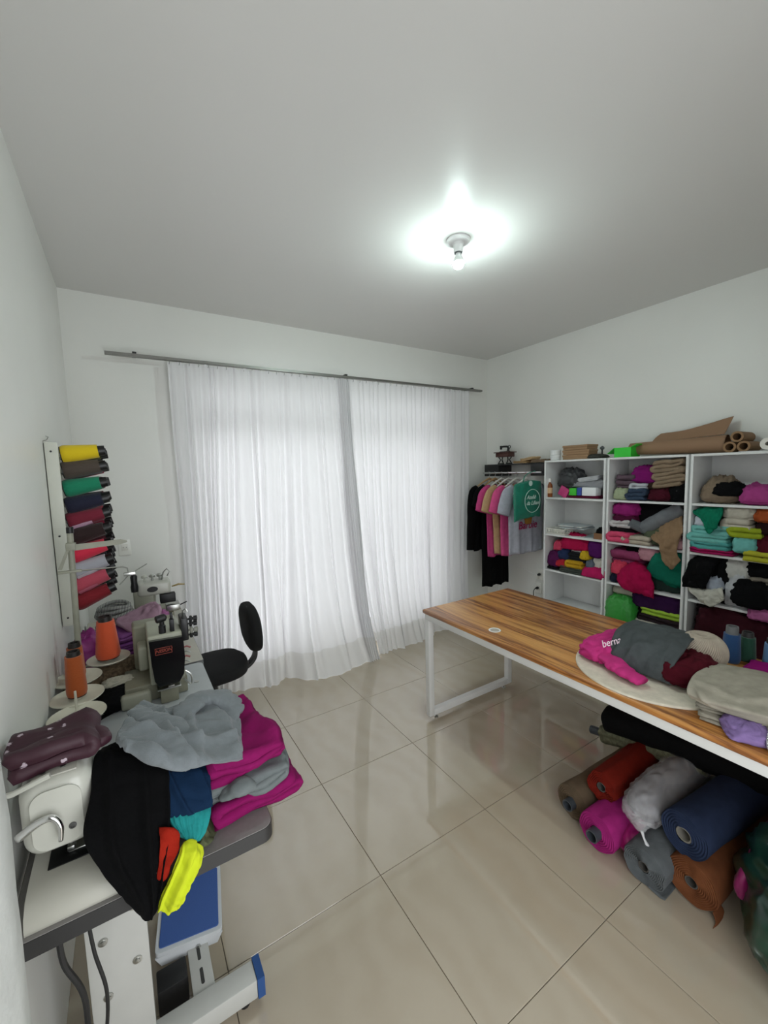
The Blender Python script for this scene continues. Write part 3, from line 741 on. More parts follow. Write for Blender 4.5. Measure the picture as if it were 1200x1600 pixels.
boxthing('notebook', (-.012, -.045, 0), (.008, .045, .085), plastic('c03a78', .5), 'pink notebook leaning on the top shelf', 'notebook', .004, None, Matrix.Translation((q.x, q.y+.005, zt3+.012)) @ Matrix.Rotation(.5, 4, 'X'))
item(868, 735, 902, 764, 'lump', '3a3b3f', 'dark grey crumpled plastic bag on the top shelf of the first bookcase', .05, .2, matf=satin, name='plastic_bag', cat='bag', amp=.2)
item(890, 750, 944, 764, 'lump', '9b9ca0', 'grey plastic wrap under the white sheets on the top shelf', .06, .2, matf=satin, name='plastic_wrap', cat='plastic', amp=.15)
for k, (dz, cc) in enumerate(((0, 'd9dcdf'), (.013, 'e6e8ea'), (.026, 'dfe2e6'))):
    q = PX(914, 752, SF+.08)
    soft('folded_sheet', fold_geo((q.x+.09, q.y-.005*k, q.z-.003+dz), (.24-.01*k, .2, .0125), 2, (0, .12, math.pi/2), .002, 40+k), cloth(cc), ['lowest white folded sheet of the flat stack on the top shelf', 'middle white folded sheet of the flat stack on the top shelf', 'uppermost white folded sheet of the flat stack on the top shelf'][k], 'linen', 'white folded sheets')
# second shelf: basket, papers, box
z2 = SZ[2]
a = PX(853, 833, SF+.01); c = PX(882, 833, SF+.01)
bk = root('basket', 'small white slotted plastic basket on the second shelf', 'basket', (SF+.1, (a.y+c.y)/2, z2))
WPl = plastic('e3e1d6', .4)
def walls(par, x0, x1, y0, y1, z0, h, m, n):
    MB().bbox((x0, y0, z0+.001), (x1, y1, z0+.004), .001).out('bottom', m, par)
    for zz in (z0+.006, z0+h-.006):
        for lo, hi in (((x0, y0, zz), (x1, y0+.003, zz+.006)), ((x0, y1-.003, zz), (x1, y1, zz+.006)), ((x0, y0+.0031, zz), (x0+.003, y1-.0031, zz+.006)), ((x1-.003, y0+.0031, zz), (x1, y1-.0031, zz+.006))):
            MB().box(lo, hi).out('band', m, par, 0)
    for k in range(n):
        yy = y0+.006+(y1-y0-.016)*k/(n-1)
        for xx in (x0, x1-.0025): MB().box((xx, yy, z0+.004), (xx+.0025, yy+.006, z0+h-.006)).out('slat', m, par, 0)
walls(bk, SF+.012, SF+.14, c.y, a.y, z2, .05, WPl, 12)
q = PX(889, 826, SF+.08)
for k in range(4):
    mxk = Matrix.Translation((SF+.165, q.y-.02+.006*k, z2+.056+.0075*k)) @ Matrix.Rotation((.1, -.16, .05, -.3)[k], 4, 'Z')
    boxthing('notebook', (-.1, -.11, 0), (.1, .11, .007), paint(('cfd3d4', '7f8a90', 'dadad4', 'b9c0c4')[k], .5), ['lowest grey white pad in the stack on the basket', 'blue grey pad second from the bottom of the stack on the basket', 'off white pad third from the bottom of the stack on the basket', 'spiral pad on top of the stack on the basket'][k], 'notebook', .001, 'pads stacked on the basket', mxk)
q = PX(920, 833, SF+.04)
tag(MB().bbox((-.07, -.06, 0), (.07, .06, .006), .001, 1, Matrix.Translation((SF+.12, q.y, z2+.001)) @ Matrix.Rotation(.3, 4, 'Z')).out('paper_pad', paint('8e979c', .5)), 'thin grey paper pad lying flat beside the basket', 'paper')
q = PX(935, 838, SF+.03)
cb = root('carton', 'open brown carton with a black thing inside on the second shelf', 'box', (SF+.08, q.y, z2))
for lo, hi in (((0, -.04, .001), (.1, .04, .003)), ((0, -.04, .003), (.1, -.037, .05)), ((0, .037, .003), (.1, .04, .05)), ((0, -.0369, .003), (.003, .0369, .05)), ((.097, -.0369, .003), (.1, .0369, .05))):
    MB().box(lo, hi, Matrix.Translation((SF+.03, q.y, z2))).out('side', paint('8a6243', .8), cb, 0)
soft('cloth_bundle', lump_geo((SF+.08, q.y, z2+.004), (.085, .066, .085), seed=77, amp=.2), cloth('0a0a0c'), 'crumpled black cloth standing in the open brown carton', 'cloth')

# ---- on top of the bookcases
zt = STOP
KR = mat('kraft_card', '9a7b5c', .85, bump=.3, bscale=90, var=.06, vscale=12)
for k, z in enumerate((zt+.001, zt+.042, zt+.083)):
    a = PX(878, 715, SF+.03); c = PX(919, 712, SF+.03)
    yaw_ = (.0, .05, -.06)[k]; bx = root('cardboard_box', ['bottom brown cardboard box of the three on the first bookcase', 'middle brown cardboard box of the three on the first bookcase', 'top brown cardboard box of the three on the first bookcase'][k], 'box', (SF+.12, (a.y+c.y)/2, z), 'stacked brown boxes')
    bmx = Matrix.Translation((SF+.105, (a.y+c.y)/2, z)) @ Matrix.Rotation(yaw_, 4, 'Z'); hw_ = (a.y-c.y)/2-.006; MB().bbox((-.07, -hw_, 0), (.07, hw_, .026), .0015, 2, bmx).out('tray', KR, bx)
    MB().bbox((-.074, -hw_-.004, .022), (.074, hw_+.004, .039), .0015, 2, bmx).out('lid', KR, bx)
for k in range(2):
    q = PX(868, 716, SF+.05); z = zt+.001+.046*k
    cu = root('jar', ['lower white round jar beside the brown boxes', 'upper white round jar beside the brown boxes'][k], 'jar', (q.x, q.y, z), 'white jars')
    MB().lathe([(0, 0), (.040, 0), (.043, .003), (.043, .032)], 24, Matrix.Translation((q.x, q.y, z))).out('body', plastic('dcdedd', .35), cu)
    MB().lathe([(.044, .0321), (.045, .034), (.045, .043), (.042, .045), (0, .045)], 24, Matrix.Translation((q.x, q.y, z))).out('lid', plastic('e8eaea', .3), cu)
q = PX(935, 713, SF+.1)
soft('cloth_bundle', lump_geo((q.x, q.y, zt+.001), (.16, .13, .035), seed=21, amp=.15), cloth('4a4a46'), 'flat dark grey cloth between the brown boxes and the green box', 'cloth')
q = PX(941, 700, SF+.12)
pc = root('tape_dispenser', 'small dark grey knob on a stem beside the green box', 'tool', (q.x, q.y, zt+.03))
MB().lathe([(0, -.018), (.010, -.015), (.018, 0), (.010, .015), (0, .018)], 18, along((q.x, q.y, q.z), (-1, .2, 0))).out('knob', mat('dark_knob', '55565a', .35), pc)
MB().cyl((q.x, q.y, zt+.034), (q.x, q.y, q.z-.012), .006).out('stem', BLACK, pc)
# bright green open box
GR = plastic('35c93a', .45); a = PX(962, 713, SF+.04); c = PX(985, 713, SF+.04)
gb = root('carton', 'bright green open carton on top of the bookcases', 'box', (SF+.1, (a.y+c.y)/2, zt))
y0_, y1_ = c.y-.005, a.y+.01; x0_, x1_ = SF+.035, SF+.17; hh = .075
MB().box((x0_, y0_, zt+.001), (x1_, y1_, zt+.003)).out('bottom', GR, gb, 0)
for lo, hi in (((x0_, y0_, zt+.003), (x0_+.003, y1_, zt+hh)), ((x1_-.003, y0_, zt+.003), (x1_, y1_, zt+hh)), ((x0_+.003, y0_, zt+.003), (x1_-.003, y0_+.003, zt+hh)), ((x0_+.003, y1_-.003, zt+.003), (x1_-.003, y1_, zt+hh))):
    MB().box(lo, hi).out('side', GR, gb, 0)
MB().add([(x0_, y1_, zt+hh), (x1_, y1_, zt+hh), (x1_, y1_+.055, zt+hh-.045), (x0_, y1_+.055, zt+hh-.045), (x0_, y1_+.002, zt+hh+.002), (x1_, y1_+.002, zt+hh+.002), (x1_, y1_+.057, zt+hh-.043), (x0_, y1_+.057, zt+hh-.043)], [(0, 3, 2, 1), (4, 5, 6, 7), (0, 1, 5, 4), (1, 2, 6, 5), (2, 3, 7, 6), (3, 0, 4, 7)]).out('flap', GR, gb, 0)
MB().add([(x0_, y0_, zt+hh), (x1_, y0_, zt+hh), (x1_, y0_-.04, zt+hh+.02), (x0_, y0_-.04, zt+hh+.02), (x0_, y0_, zt+hh+.003), (x1_, y0_, zt+hh+.003), (x1_, y0_-.04, zt+hh+.023), (x0_, y0_-.04, zt+hh+.023)], [(0, 3, 2, 1), (4, 5, 6, 7), (0, 1, 5, 4), (1, 2, 6, 5), (2, 3, 7, 6), (3, 0, 4, 7)]).out('flap', GR, gb, 0)
# kraft paper roll with a loose end
PAPER = mat('kraft_paper', '8f6f54', .7, bump=.15, bscale=30, var=.05, vscale=5)
rp = root('paper_roll', 'long roll of brown kraft paper with a loose end standing up', 'paper', (SF+.15, 1.4, zt))
ya, yb2 = 1.735, 1.12; vs = []; fs = []; n = 60; m = 26
for j in range(m+1):
    y = ya+(yb2-ya)*j/m; rr = .048+.014*j/m
    for k in range(n+1):
        g = -math.pi*.75+2.35*2*math.pi*k/n; r = rr*(.72+.28*k/n)+.001*nz((k*.2, y*9, 0), 1, 3)
        vs.append((SF+.155+r*math.cos(g), y, zt+.064+r*math.sin(g)))
for j in range(m):
    for k in range(n): a_ = j*(n+1)+k; fs.append((a_, a_+1, a_+n+2, a_+n+1))
MB().add(vs, fs).out('roll', PAPER, rp, 180)
gp = [[(SF+.19, 1.60, zt+.112), (SF+.19, 1.35, zt+.118), (SF+.185, 1.15, zt+.124)], [(SF+.215, 1.585, zt+.145), (SF+.215, 1.35, zt+.155), (SF+.21, 1.135, zt+.18)], [(SF+.235, 1.56, zt+.172), (SF+.235, 1.38, zt+.185), (SF+.235, 1.12, zt+.245)]]
MB().add(*sheet_geo([[Vector(p) for p in r] for r in gp], 30, 14, .0015, .003, 6, 4)).out('loose_end', PAPER, rp, 180)
PK = mat('kraft_tube', '8a6a4a', .75, bump=.3, bscale=60)
for k, (dy, dx, dz) in enumerate(((0, 0, 0), (.075, 0, 0), (.037, 0, .062))):
    y = 1.005+dy*.95; z = zt+.036+dz
    tag(MB().lathe([(.022, 0), (.034, 0), (.034, .2), (.022, .2), (.022, 0)], 20, along((SF+.05, y, z), (1, 0, 0)), False).out('cardboard_tube', PK), ['brown cardboard tube at the right of the bundle on the bookcase', 'brown cardboard tube at the left of the bundle on the bookcase', 'brown cardboard tube on top of the bundle on the bookcase'][k], 'tube', 'brown cardboard tubes')
q = PX(1164, 700, SF+.05)
tag(MB().bbox((-.05, -.10, 0), (.09, .10, .003), .001, 1, Matrix.Translation((SF+.07, .93, zt+.001)) @ Matrix.Rotation(.3, 4, 'Z')).out('paper_sheet', paint('d5d7da', .5)), 'loose white paper sheet beside the small white roll', 'paper')
tag(MB().lathe([(.012, 0), (.036, 0), (.036, .16), (.012, .16), (.012, 0)], 24, along((SF+.03, .885, zt+.043), (1, .1, 0)), False).out('paper_roll', paint('e2dfd6', .6)), 'small white paper roll at the right end of the bookcases', 'paper')

# ================================================================== WALL SHELF WITH HANGING CLOTHES
BLK = paint('1b1b1c', .45)
ws = root('wall_shelf', 'black wall shelf with a hanging rod, under the miniature sewing machine', 'shelf', (3.44, 2.8, 1.58))
y0w, y1w, zb, zt_ = 2.47, 3.245, 1.578, 1.702
bar('top_board', (3.34, y0w, zt_-.012), (3.539, y1w, zt_), ws, BLK, .001)
bar('end_box', (3.34, y1w-.20, zb), (3.539, y1w, zt_-.0121), ws, BLK, .001)
bar('end_box', (3.34, y0w, zb), (3.539, y0w+.17, zt_-.0121), ws, BLK, .001)
RODX, RODZ = 3.30, 1.612
MB().cyl((RODX, y0w+.02, RODZ), (RODX, y1w-.02, RODZ), .010).out('rod', CHROME, ws)
for yy in (y0w+.06, y1w-.06): MB().tube([(3.36, yy, RODZ+.03), (3.33, yy, RODZ+.012), (RODX, yy, RODZ)], .006, 8).out('rod_bracket', CHROME, ws)

def hanger(y, label, m, w=.40, yaw=0, kind='wood'):
    rt = root('clothes_hanger', label, 'hanger', (RODX, y, RODZ), 'hangers on the rod')
    hk = [(RODX-.006, y, RODZ+.004)]+[(RODX+.017*math.sin(a), y, RODZ+.0+.014*math.cos(a)) for a in [(-.3+k*.45) for k in range(7)]]+[(RODX, y, RODZ-.045), (RODX, y, RODZ-.075)]
    hk = [(RODX+.013*math.cos(a), y, RODZ+.013*math.sin(a)) for a in [math.radians(200-q*26) for q in range(9)]]+[(RODX+.006, y, RODZ-.022), (RODX, y, RODZ-.038), (RODX, y, RODZ-.07)]
    MB().tube(hk, .0022, 6).out('hook', METAL, rt)
    c, s = math.cos(yaw), math.sin(yaw)
    arm = []
    for k in range(13):
        u = -1+k/6; arm.append((RODX+u*w/2*c, y+u*w/2*s, RODZ-.07-.085*abs(u)**1.3+.012*(1-abs(u))))
    MB().tube(arm, [.006+.006*(1-abs(-1+k/6)) for k in range(13)], 8).out('arm', m, rt)
    return rt
def garment(name, label, y, col, w, top, hem, sl, flare=1.0, xc=RODX, yaw=0, thick=.05, seed=1, sleeve_drop=None, cat='shirt', neck=.09, matf=cloth, grp='clothes on the rod'):
    """hanging top: body across x, hung at depth y; sl = sleeve length"""
    rt = root(name, label, cat, (xc, y, hem), grp); m = matf(col); rnd = random.Random(seed)
    mx = Matrix.Translation((xc, y, 0)) @ Matrix.Rotation(yaw, 4, 'Z')
    nu, nv = 26, 26; vs = []; fs = []
    phs = [rnd.uniform(0, 6) for _ in range(4)]
    for j in range(nv+1):
        v = j/nv
        for k in range(2*nu):
            front = k < nu; i = k if front else 2*nu-1-k; u = -1+2*(i+.5 if False else i)/(nu-1)
            hw = w/2*(0.92+.08*min(1, v*4))*(1+(flare-1)*v)
            zt0 = top-.105*abs(u)**1.4 if abs(u) > neck/(w/2)*1.0 else top-.05+.02*abs(u)
            z = zt0+(hem-zt0)*v
            th = thick*(.25+.75*min(1, v*3))*math.sqrt(max(0, 1-u*u*.97))*.5
            wv = .010*v*(math.sin(u*9+phs[0]+v)+.6*math.sin(u*17+phs[1]))
            y_ = (-th if front else th)+wv+.006*nz((u*2, v*3, 0), 1.5, seed)
            vs.append((u*hw, y_, z+.006*math.sin(u*8+phs[2])*v))
    n = 2*nu
    for j in range(nv):
        for k in range(n): k2 = (k+1) % n; fs.append((j*n+k, (j+1)*n+k, (j+1)*n+k2, j*n+k2))
    for k in range(nu-1): fs.append((k, k+1, 2*nu-2-k, 2*nu-1-k)); b0 = nv*n; fs.append((b0+k+1, b0+k, b0+2*nu-1-k, b0+2*nu-2-k))
    MB().add(vs, fs, mx).out('body', m, rt, 180)
    for sgn in (-1, 1):
        sx = sgn*w/2*.93; drop = sl if sleeve_drop is None else sleeve_drop
        if sl < .3: pts = [(sx-sgn*.05, 0, top-.10), (sx+sgn*.02, 0, top-.14), (sx+sgn*sl*.30, 0, top-.12-sl*.55), (sx+sgn*sl*.42, 0, top-.11-sl*.95)]; rad = [.075, .085, .082, .080]
        else: pts = [(sx-sgn*.05, 0, top-.10), (sx+sgn*.01, 0, top-.16), (sx+sgn*.05, -.01, top-.16-sl*.45), (sx+sgn*.08, -.015, top-.14-sl*.95)]; rad = [.07, .078, .062, .05]
        vs2, fs2 = sweep_geo(pts, rad, .45, .05, 8, seed+3, n=20, m=16, upref=(0, 1, 0))
        MB().add(vs2, fs2, mx).out('sleeve', m, rt, 180)
    return rt
WH = plastic('dcd9d2', .4); WDH = mat('pale_wood', 'b08d62', .5, var=.1, vscale=20)
hanger(3.14, 'pale wooden hanger holding the black jacket', WDH, .42)
garment('jacket', 'long sleeved black jacket hanging nearest the back corner', 3.14, '070709', .46, 1.53, .80, .60, 1.0, RODX-.0, seed=2, cat='jacket', thick=.06)
hanger(3.06, 'pale wooden hanger between the black jacket and the pink shirt', WDH, .40)
garment('dress', 'long black dress hanging behind the pink shirts', 3.06, '070709', .40, 1.53, .42, .16, .95, RODX, seed=4, cat='dress', thick=.06)
hanger(2.97, 'white hanger holding the darker pink shirt', WH, .40)
garment('t_shirt', 'darker pink T-shirt behind the beige one', 2.97, 'd94f8e', .45, 1.53, .76, .20, .85, RODX, seed=5, cat='shirt', thick=.05)
hanger(2.88, 'white hanger holding the beige shirt', WH, .40)
garment('t_shirt', 'beige T-shirt between two pink ones', 2.88, 'd2b184', .45, 1.53, .80, .20, .82, RODX-.01, seed=6, cat='shirt', thick=.05)
hanger(2.775, 'white hanger holding the bright pink shirt', WH, .40)
garment('t_shirt', 'bright pink T-shirt beside the white one', 2.775, 'f0609c', .46, 1.53, .80, .20, .90, RODX-.01, seed=7, cat='shirt', thick=.05)
hanger(2.66, 'white hanger holding the printed white shirt', WH, .40)
tee = garment('t_shirt', 'white T-shirt printed with pink lettering, half behind the green bag', 2.66, 'c9cad6', .50, 1.535, .83, .21, .95, RODX, seed=9, cat='shirt', thick=.055, neck=.08)
fm = Matrix((( 1, 0, 0), (0, 0, -1), (0, 1, 0))).to_4x4()     # text facing -y
def facing(x, y, z): mm = fm.copy(); mm.translation = Vector((x, y, z)); return mm
text('Barbie', 'lettering', plastic('a3245a', .6), tee, facing(3.275, 2.618, 1.105), .105, .001, .15, bold=.0012)
pm = MB(); vs = []; n = 26                                         # plain blond brown print above the lettering
rnd = random.Random(4)
for k in range(n): a = 2*math.pi*k/n; r = 1+.10*math.sin(5*a); vs.append((3.28+.062*r*math.cos(a), .075*r*math.sin(a)+1.185))
pm.prism([(v[0], v[1]) for v in vs], 2.6165, 2.6185, 'y').out('print_patch', cloth('b9843f'), tee, 0)
# green bag hung in front, with circle and script
tb = root('tote_bag', 'teal green fabric bag with a white circle emblem, hanging in front of the white shirt', 'bag', (3.13, 2.50, 1.2))
TEAL = satin('128a70'); vs = []; fs = []; nu = 28; nv = 22
for j in range(nv+1):
    v = j/nv
    for k in range(2*nu):
        front = k < nu; i = k if front else 2*nu-1-k; u = -1+2*i/(nu-1)
        hw = .185*(1+.03*math.sin(v*5)); z = 1.535-.02*abs(u)**3-.335*v+.012*u
        th = .035*math.sqrt(max(0, 1-u*u*.98))*(.35+.65*math.sin(math.pi*min(1, .12+v*.8)))
        vs.append((3.13+u*hw, 2.505+(-th if front else th)+.006*wrinkle((u, v*1.5, 0), 2.5, 5)*(1 if front else .5), z+.008*nz((u*3, v, 0), 1, 6)))
n = 2*nu
for j in range(nv):
    for k in range(n): k2 = (k+1) % n; fs.append((j*n+k, (j+1)*n+k, (j+1)*n+k2, j*n+k2))
for k in range(nu-1): fs.append((k, k+1, 2*nu-2-k, 2*nu-1-k)); b0 = nv*n; fs.append((b0+k+1, b0+k, b0+2*nu-1-k, b0+2*nu-2-k))
MB().add(vs, fs).out('body', TEAL, tb, 180)
PRN = plastic('d7ece4', .6)
ring = [(3.145+.105*math.cos(2*math.pi*k/40), 2.463, 1.355+.105*math.sin(2*math.pi*k/40)) for k in range(41)]
MB().tube(ring, .0022, 5).out('emblem_ring', PRN, tb)
text('Ateliê', 'lettering', PRN, tb, facing(3.125, 2.462, 1.388), .052, .0008, .35); text('da Lilian', 'lettering', PRN, tb, facing(3.145, 2.462, 1.335), .052, .0008, .35)
MB().lathe([(0, 0), (.024, .0), (.024, .002), (0, .002)], 16, along((3.12, 2.466, 1.515), (0, -1, 0))).out('white_tag', PRN, tb, 0)
MB().tube([(3.06, 2.50, 1.53), (3.10, 2.52, 1.575), (3.19, 2.55, 1.606), (RODX, 2.56, RODZ+.012), (3.315, 2.56, RODZ)], .005, 6).out('strap', TEAL, tb)

# ---- on the wall shelf
WDK = mat('dark_carved_wood', '4a2620', .45, var=.15, vscale=30)
mm_ = root('miniature_sewing_machine', 'miniature antique sewing machine on its little wooden table', 'ornament', (3.42, 3.02, zt_))
cx, cy = 3.42, 3.03
MB().bbox((cx-.05, cy-.085, zt_+.075), (cx+.05, cy+.085, zt_+.118), .004).out('table_body', WDK, mm_)
MB().bbox((cx-.06, cy-.105, zt_+.1181), (cx+.06, cy+.105, zt_+.128), .003).out('tabletop', WDK, mm_)
for sy in (-1, 1):
    MB().tube([(cx-.03, cy+sy*.06, zt_+.075), (cx-.01, cy+sy*.05, zt_+.045), (cx-.035, cy+sy*.055, zt_+.012)], .006, 6).out('leg', BLK, mm_)
    MB().tube([(cx+.03, cy+sy*.06, zt_+.075), (cx+.01, cy+sy*.05, zt_+.045), (cx+.035, cy+sy*.055, zt_+.012)], .006, 6).out('leg', BLK, mm_)
    MB().bbox((cx-.045, cy+sy*.055-.007, zt_+.001), (cx+.045, cy+sy*.055+.007, zt_+.011), .003).out('foot', BLK, mm_)
MB().bbox((cx-.02, cy-.055, zt_+.128), (cx+.02, cy+.06, zt_+.135), .002).out('bed', BLK, mm_)
MB().tube([(cx, cy-.04, zt_+.135), (cx, cy-.045, zt_+.165), (cx, cy-.03, zt_+.182), (cx, cy+.02, zt_+.185), (cx, cy+.055, zt_+.182)], [.014, .012, .011, .010, .011], 10).out('arm', BLK, mm_)
MB().bbox((cx-.010, cy+.046, zt_+.155), (cx+.010, cy+.064, zt_+.195), .003).out('needle_head', BLK, mm_)
MB().cyl((cx, cy+.055, zt_+.137), (cx, cy+.055, zt_+.156), .002).out('needle', METAL, mm_)
MB().lathe([(.013, -.003), (.018, -.003), (.018, .003), (.013, .003), (.013, -.003)], 20, along((cx, cy-.058, zt_+.178), (0, 1, 0)), False).out('handwheel', BLK, mm_)
def packet(c, sz, rz, tilt, col, label):
    SEED[0] += 1
    g_ = fold_geo(c, sz, 3, (0, tilt, rz), .004, SEED[0]); return soft('paper_packet', g_, paint(col, .7), label, 'packet', 'folded brown packets')
packet((3.43, 2.80, zt_+.002), (.19, .12, .022), 1.5, 0, 'a8875c', 'lower tan paper packet on the black wall shelf')
packet((3.43, 2.72, zt_+.026), (.17, .11, .028), 1.35, .12, 'c2a57c', 'tilted cream paper packet on the black wall shelf')
packet((3.44, 2.60, zt_+.002), (.15, .12, .030), 1.7, 0, '7b6650', 'small brown packet at the end of the black wall shelf')

# ---- right-wall sockets and cords under the clothes
q = PX(845, 897, XR); o1 = outlet((XR, q.y, q.z), (-1, 0, 0), 'white wall socket with a white cord, under the hanging clothes')
q2 = PX(842, 918, XR); o2 = outlet((XR, q2.y, q2.z), (-1, 0, 0), 'white wall socket with a black plug, above the work table')
def plug(q, m, label, path, cat='plug'):
    r_ = root('power_plug', label, cat, (q.x-.02, q.y, q.z))
    MB().lathe([(.012, 0), (.014, .006), (.013, .022), (.007, .034), (.006, .042)], 14, along((XR-.0146, q.y, q.z), (-1, 0, 0))).out('plug_body', BLACK, r_)
    MB().tube(spline(path, 30), .0038, 6).out('cord', m, r_)
plug(q, plastic('e6e6e4', .4), 'black plug with a white cord running to the corner', [(XR-.058, q.y, q.z), (XR-.09, q.y+.06, q.z+.02), (XR-.05, q.y+.25, q.z+.045), (XR-.03, q.y+.42, q.z+.02), (XR-.03, q.y+.52, q.z-.08), (XR-.03, q.y+.53, .30), (XR-.03, q.y+.50, .006)])
plug(q2, BLACK, 'black plug with a black cord hanging to the floor', [(XR-.058, q2.y, q2.z), (XR-.085, q2.y, q2.z-.03), (XR-.07, q2.y+.004, q2.z-.15), (XR-.05, q2.y+.01, .2), (XR-.05, q2.y+.02, .006)])

# ================================================================== ON THE WORK TABLE
zt = TZ+.0005
rc = Vector((1.898, .850, zt))
mt = root('round_mat', 'large round cream crocheted mat on the work table', 'mat', rc)
CRO = mat('cream_crochet', 'd8cfbd', .95, bump=.9, bscale=55, var=.08, vscale=40)
prof = []; R_ = .303
for k in range(26):
    r = R_*k/25; prof.append((r, .006+.0022*(k % 2)))
prof += [(R_+.004, .005), (R_+.004, .0005)]
MB().lathe(prof, 72, Matrix.Translation(rc)).out('disc', CRO, mt, 60)
zm = TZ+.009
def V(*a): return Vector(a)
soft('cloth_bundle', lump_geo((1.925, .735, zm), (.28, .23, .105), (0, 0, .3), .8, .7, .13, 2.2, 31, 80, 40), cloth('55101f'), 'burgundy knit bundle on the round mat, partly under the grey sweater', 'clothes', 'clothes on the work table')
ps = root('folded_garment', 'bright pink shirt with white script lettering lying on the round mat', 'clothes', (1.9, 1.0, zm), 'clothes on the work table')
MB().add(*lump_geo((1.90, 1.02, zm), (.34, .17, .095), (0, 0, -.15), .7, .55, .14, 2.2, 32, 80, 40)).out('body', cloth('e0408f'), ps, 180)
MB().add(*sweep_geo([(1.80, .99, zm+.04), (1.745, .93, zm+.035), (1.715, .87, zm+.03), (1.70, .80, zm+.022)], [.06, .05, .04, .032], .45, .2, 16, 5, n=32, m=44)).out('sleeve', cloth('e0408f'), ps, 180)
for k in range(9):
    MB().tube([(1.79+.012*k, 1.085-.0035*k+.0, zm+.02+.006*k), (1.775+.012*k, 1.106-.003*k, zm+.006+.004*k), (1.765+.013*k, 1.115-.003*k, zm+.003)], .004, 5).out('tassel', cloth('e8d9d4'), ps, 180)
t0 = V(1.90, .955, zm+.1195); xd = V(-.28, .10, -.02).normalized(); zn = V(-.35, -.2, .9); yd = zn.cross(xd).normalized(); zn = xd.cross(yd)
mxT = Matrix((xd, yd, zn)).transposed().to_4x4(); mxT.translation = V(1.865, .985, zm+.128)
xd = V(.92, -.35, .12).normalized(); yd0 = V(.15, .6, .75); zn = xd.cross(yd0).normalized(); yd = zn.cross(xd)
mxT = Matrix((xd, yd, zn)).transposed().to_4x4(); mxT.translation = PZ(957, 1003, zm+.112)
text('bernar', 'lettering', plastic('f0d9e4', .6), ps, mxT, .042, .001, .35)
g_ = [[V(1.765, .955, zm+.010), V(1.775, .86, zm+.016), V(1.79, .735, zm+.010)],
      [V(1.785, .975, zm+.075), V(1.795, .87, zm+.085), V(1.81, .735, zm+.078)],
      [V(1.865, .995, zm+.130), V(1.88, .87, zm+.142), V(1.895, .73, zm+.132)],
      [V(2.00, 1.00, zm+.142), V(2.01, .87, zm+.150), V(2.03, .745, zm+.138)],
      [V(2.10, .985, zm+.10), V(2.11, .87, zm+.115), V(2.12, .74, zm+.10)],
      [V(2.13, .97, zm+.03), V(2.14, .87, zm+.04), V(2.15, .75, zm+.03)]]
sw = soft('folded_garment', sheet_geo(g_, 64, 72, .012, .006, 8, 33, [(.1, .15, .75, .35, .010, .05), (.0, .62, .7, .5, .008, .06), (.3, .05, .5, .3, .008, .04), (.85, .1, .8, .5, .010, .05)]), cloth('565b5c'), 'dark grey sweater folded over the pink and burgundy clothes', 'clothes', 'clothes on the work table')
# yarn ball: wound strands over a core
yb_ = root('yarn_ball', 'large ball of cream yarn standing on the work table', 'yarn', (2.065, .735, zm)); YC = cloth('cdbfae'); yc = V(2.065, .735, zm+.078)
prof = [(0, -.060), (.03, -.068), (.058, -.058), (.080, -.03), (.087, 0), (.082, .035), (.062, .064), (.035, .076), (.018, .074), (.012, .04), (0, .04)]
MB().lathe(prof, 36, Matrix.Translation(yc)).out('core', YC, yb_, 180)
rnd = random.Random(12)
for k in range(64):
    a0 = 2*math.pi*k/64; pts = []
    for j in range(15):
        f = j/14; ph = -1.15+2.33*f; a = a0+1.1*(f-.5)
        rr = .0885*math.cos(ph)**.8+.001 if abs(ph) < 1.5 else .01
        pts.append(yc+V(rr*math.cos(a), rr*math.sin(a), .077*math.sin(ph)+.002))
    MB().tube(pts, .0036, 5).out('strand', YC, yb_, 180)
MB().tube(spline([yc+V(-.05, -.073, .02), yc+V(-.055, -.085, -.04), yc+V(-.06, -.10, -.074), yc+V(-.10, -.13, -.0745), yc+V(-.13, -.12, -.0745)], 24), .0028, 5).out('loose_strand', YC, yb_, 180)
# thread cones on the table
def thread_cone(base, axis, L, ra, rb, m, core, label, group=None, tip=.018):
    base = Vector(base); rt = root('thread_cone', label, 'thread', base, group); mx = along(base, axis)
    n = 14; prof = [(rb*0+ra*.5, .004)]+[(ra*(1-.12*(1-min(1, k/1.5))) if k < 2 else ra+(rb-ra)*k/n, .004+(L-.008)*k/n) for k in range(n+1)]+[(rb*.6, L-.004)]
    MB().lathe(prof, 24, mx).out('thread', m, rt, 60)
    MB().lathe([(ra*.80, 0), (ra*.86, 0), (ra*.86, .004), (ra*.5, .0041)], 24, mx).out('cone_base', core, rt)
    MB().lathe([(rb*.55, L-.0041), (rb*.80, L-.004), (rb*.74, L+tip), (rb*.55, L+tip), (rb*.5, L-.002)], 20, mx, False).out('cone_tip', core, rt)
    return rt
thread_cone((2.265, .695, zt), (0, 0, 1), .135, .036, .030, thread('244a78'), mat('grey_tube', '6b6d6e', .5), 'blue thread cone next to the yarn ball', 'thread cones on the work table', .03)
thread_cone((2.335, .660, zt), (0, 0, 1), .115, .034, .028, thread('1f4b3a'), plastic('2b2b2c', .5), 'dark green thread cone between the two blue ones', 'thread cones on the work table')
thread_cone((2.355, .580, zt), (0, 0, 1), .105, .032, .026, thread('5b83ad'), plastic('2b2b2c', .5), 'light blue thread cone behind the cream canvas', 'thread cones on the work table')
thread_cone((2.358, .505, zt), (0, 0, 1), .10, .032, .026, thread('a3173f'), plastic('2b2b2c', .5), 'crimson thread cone at the right edge of the table', 'thread cones on the work table')
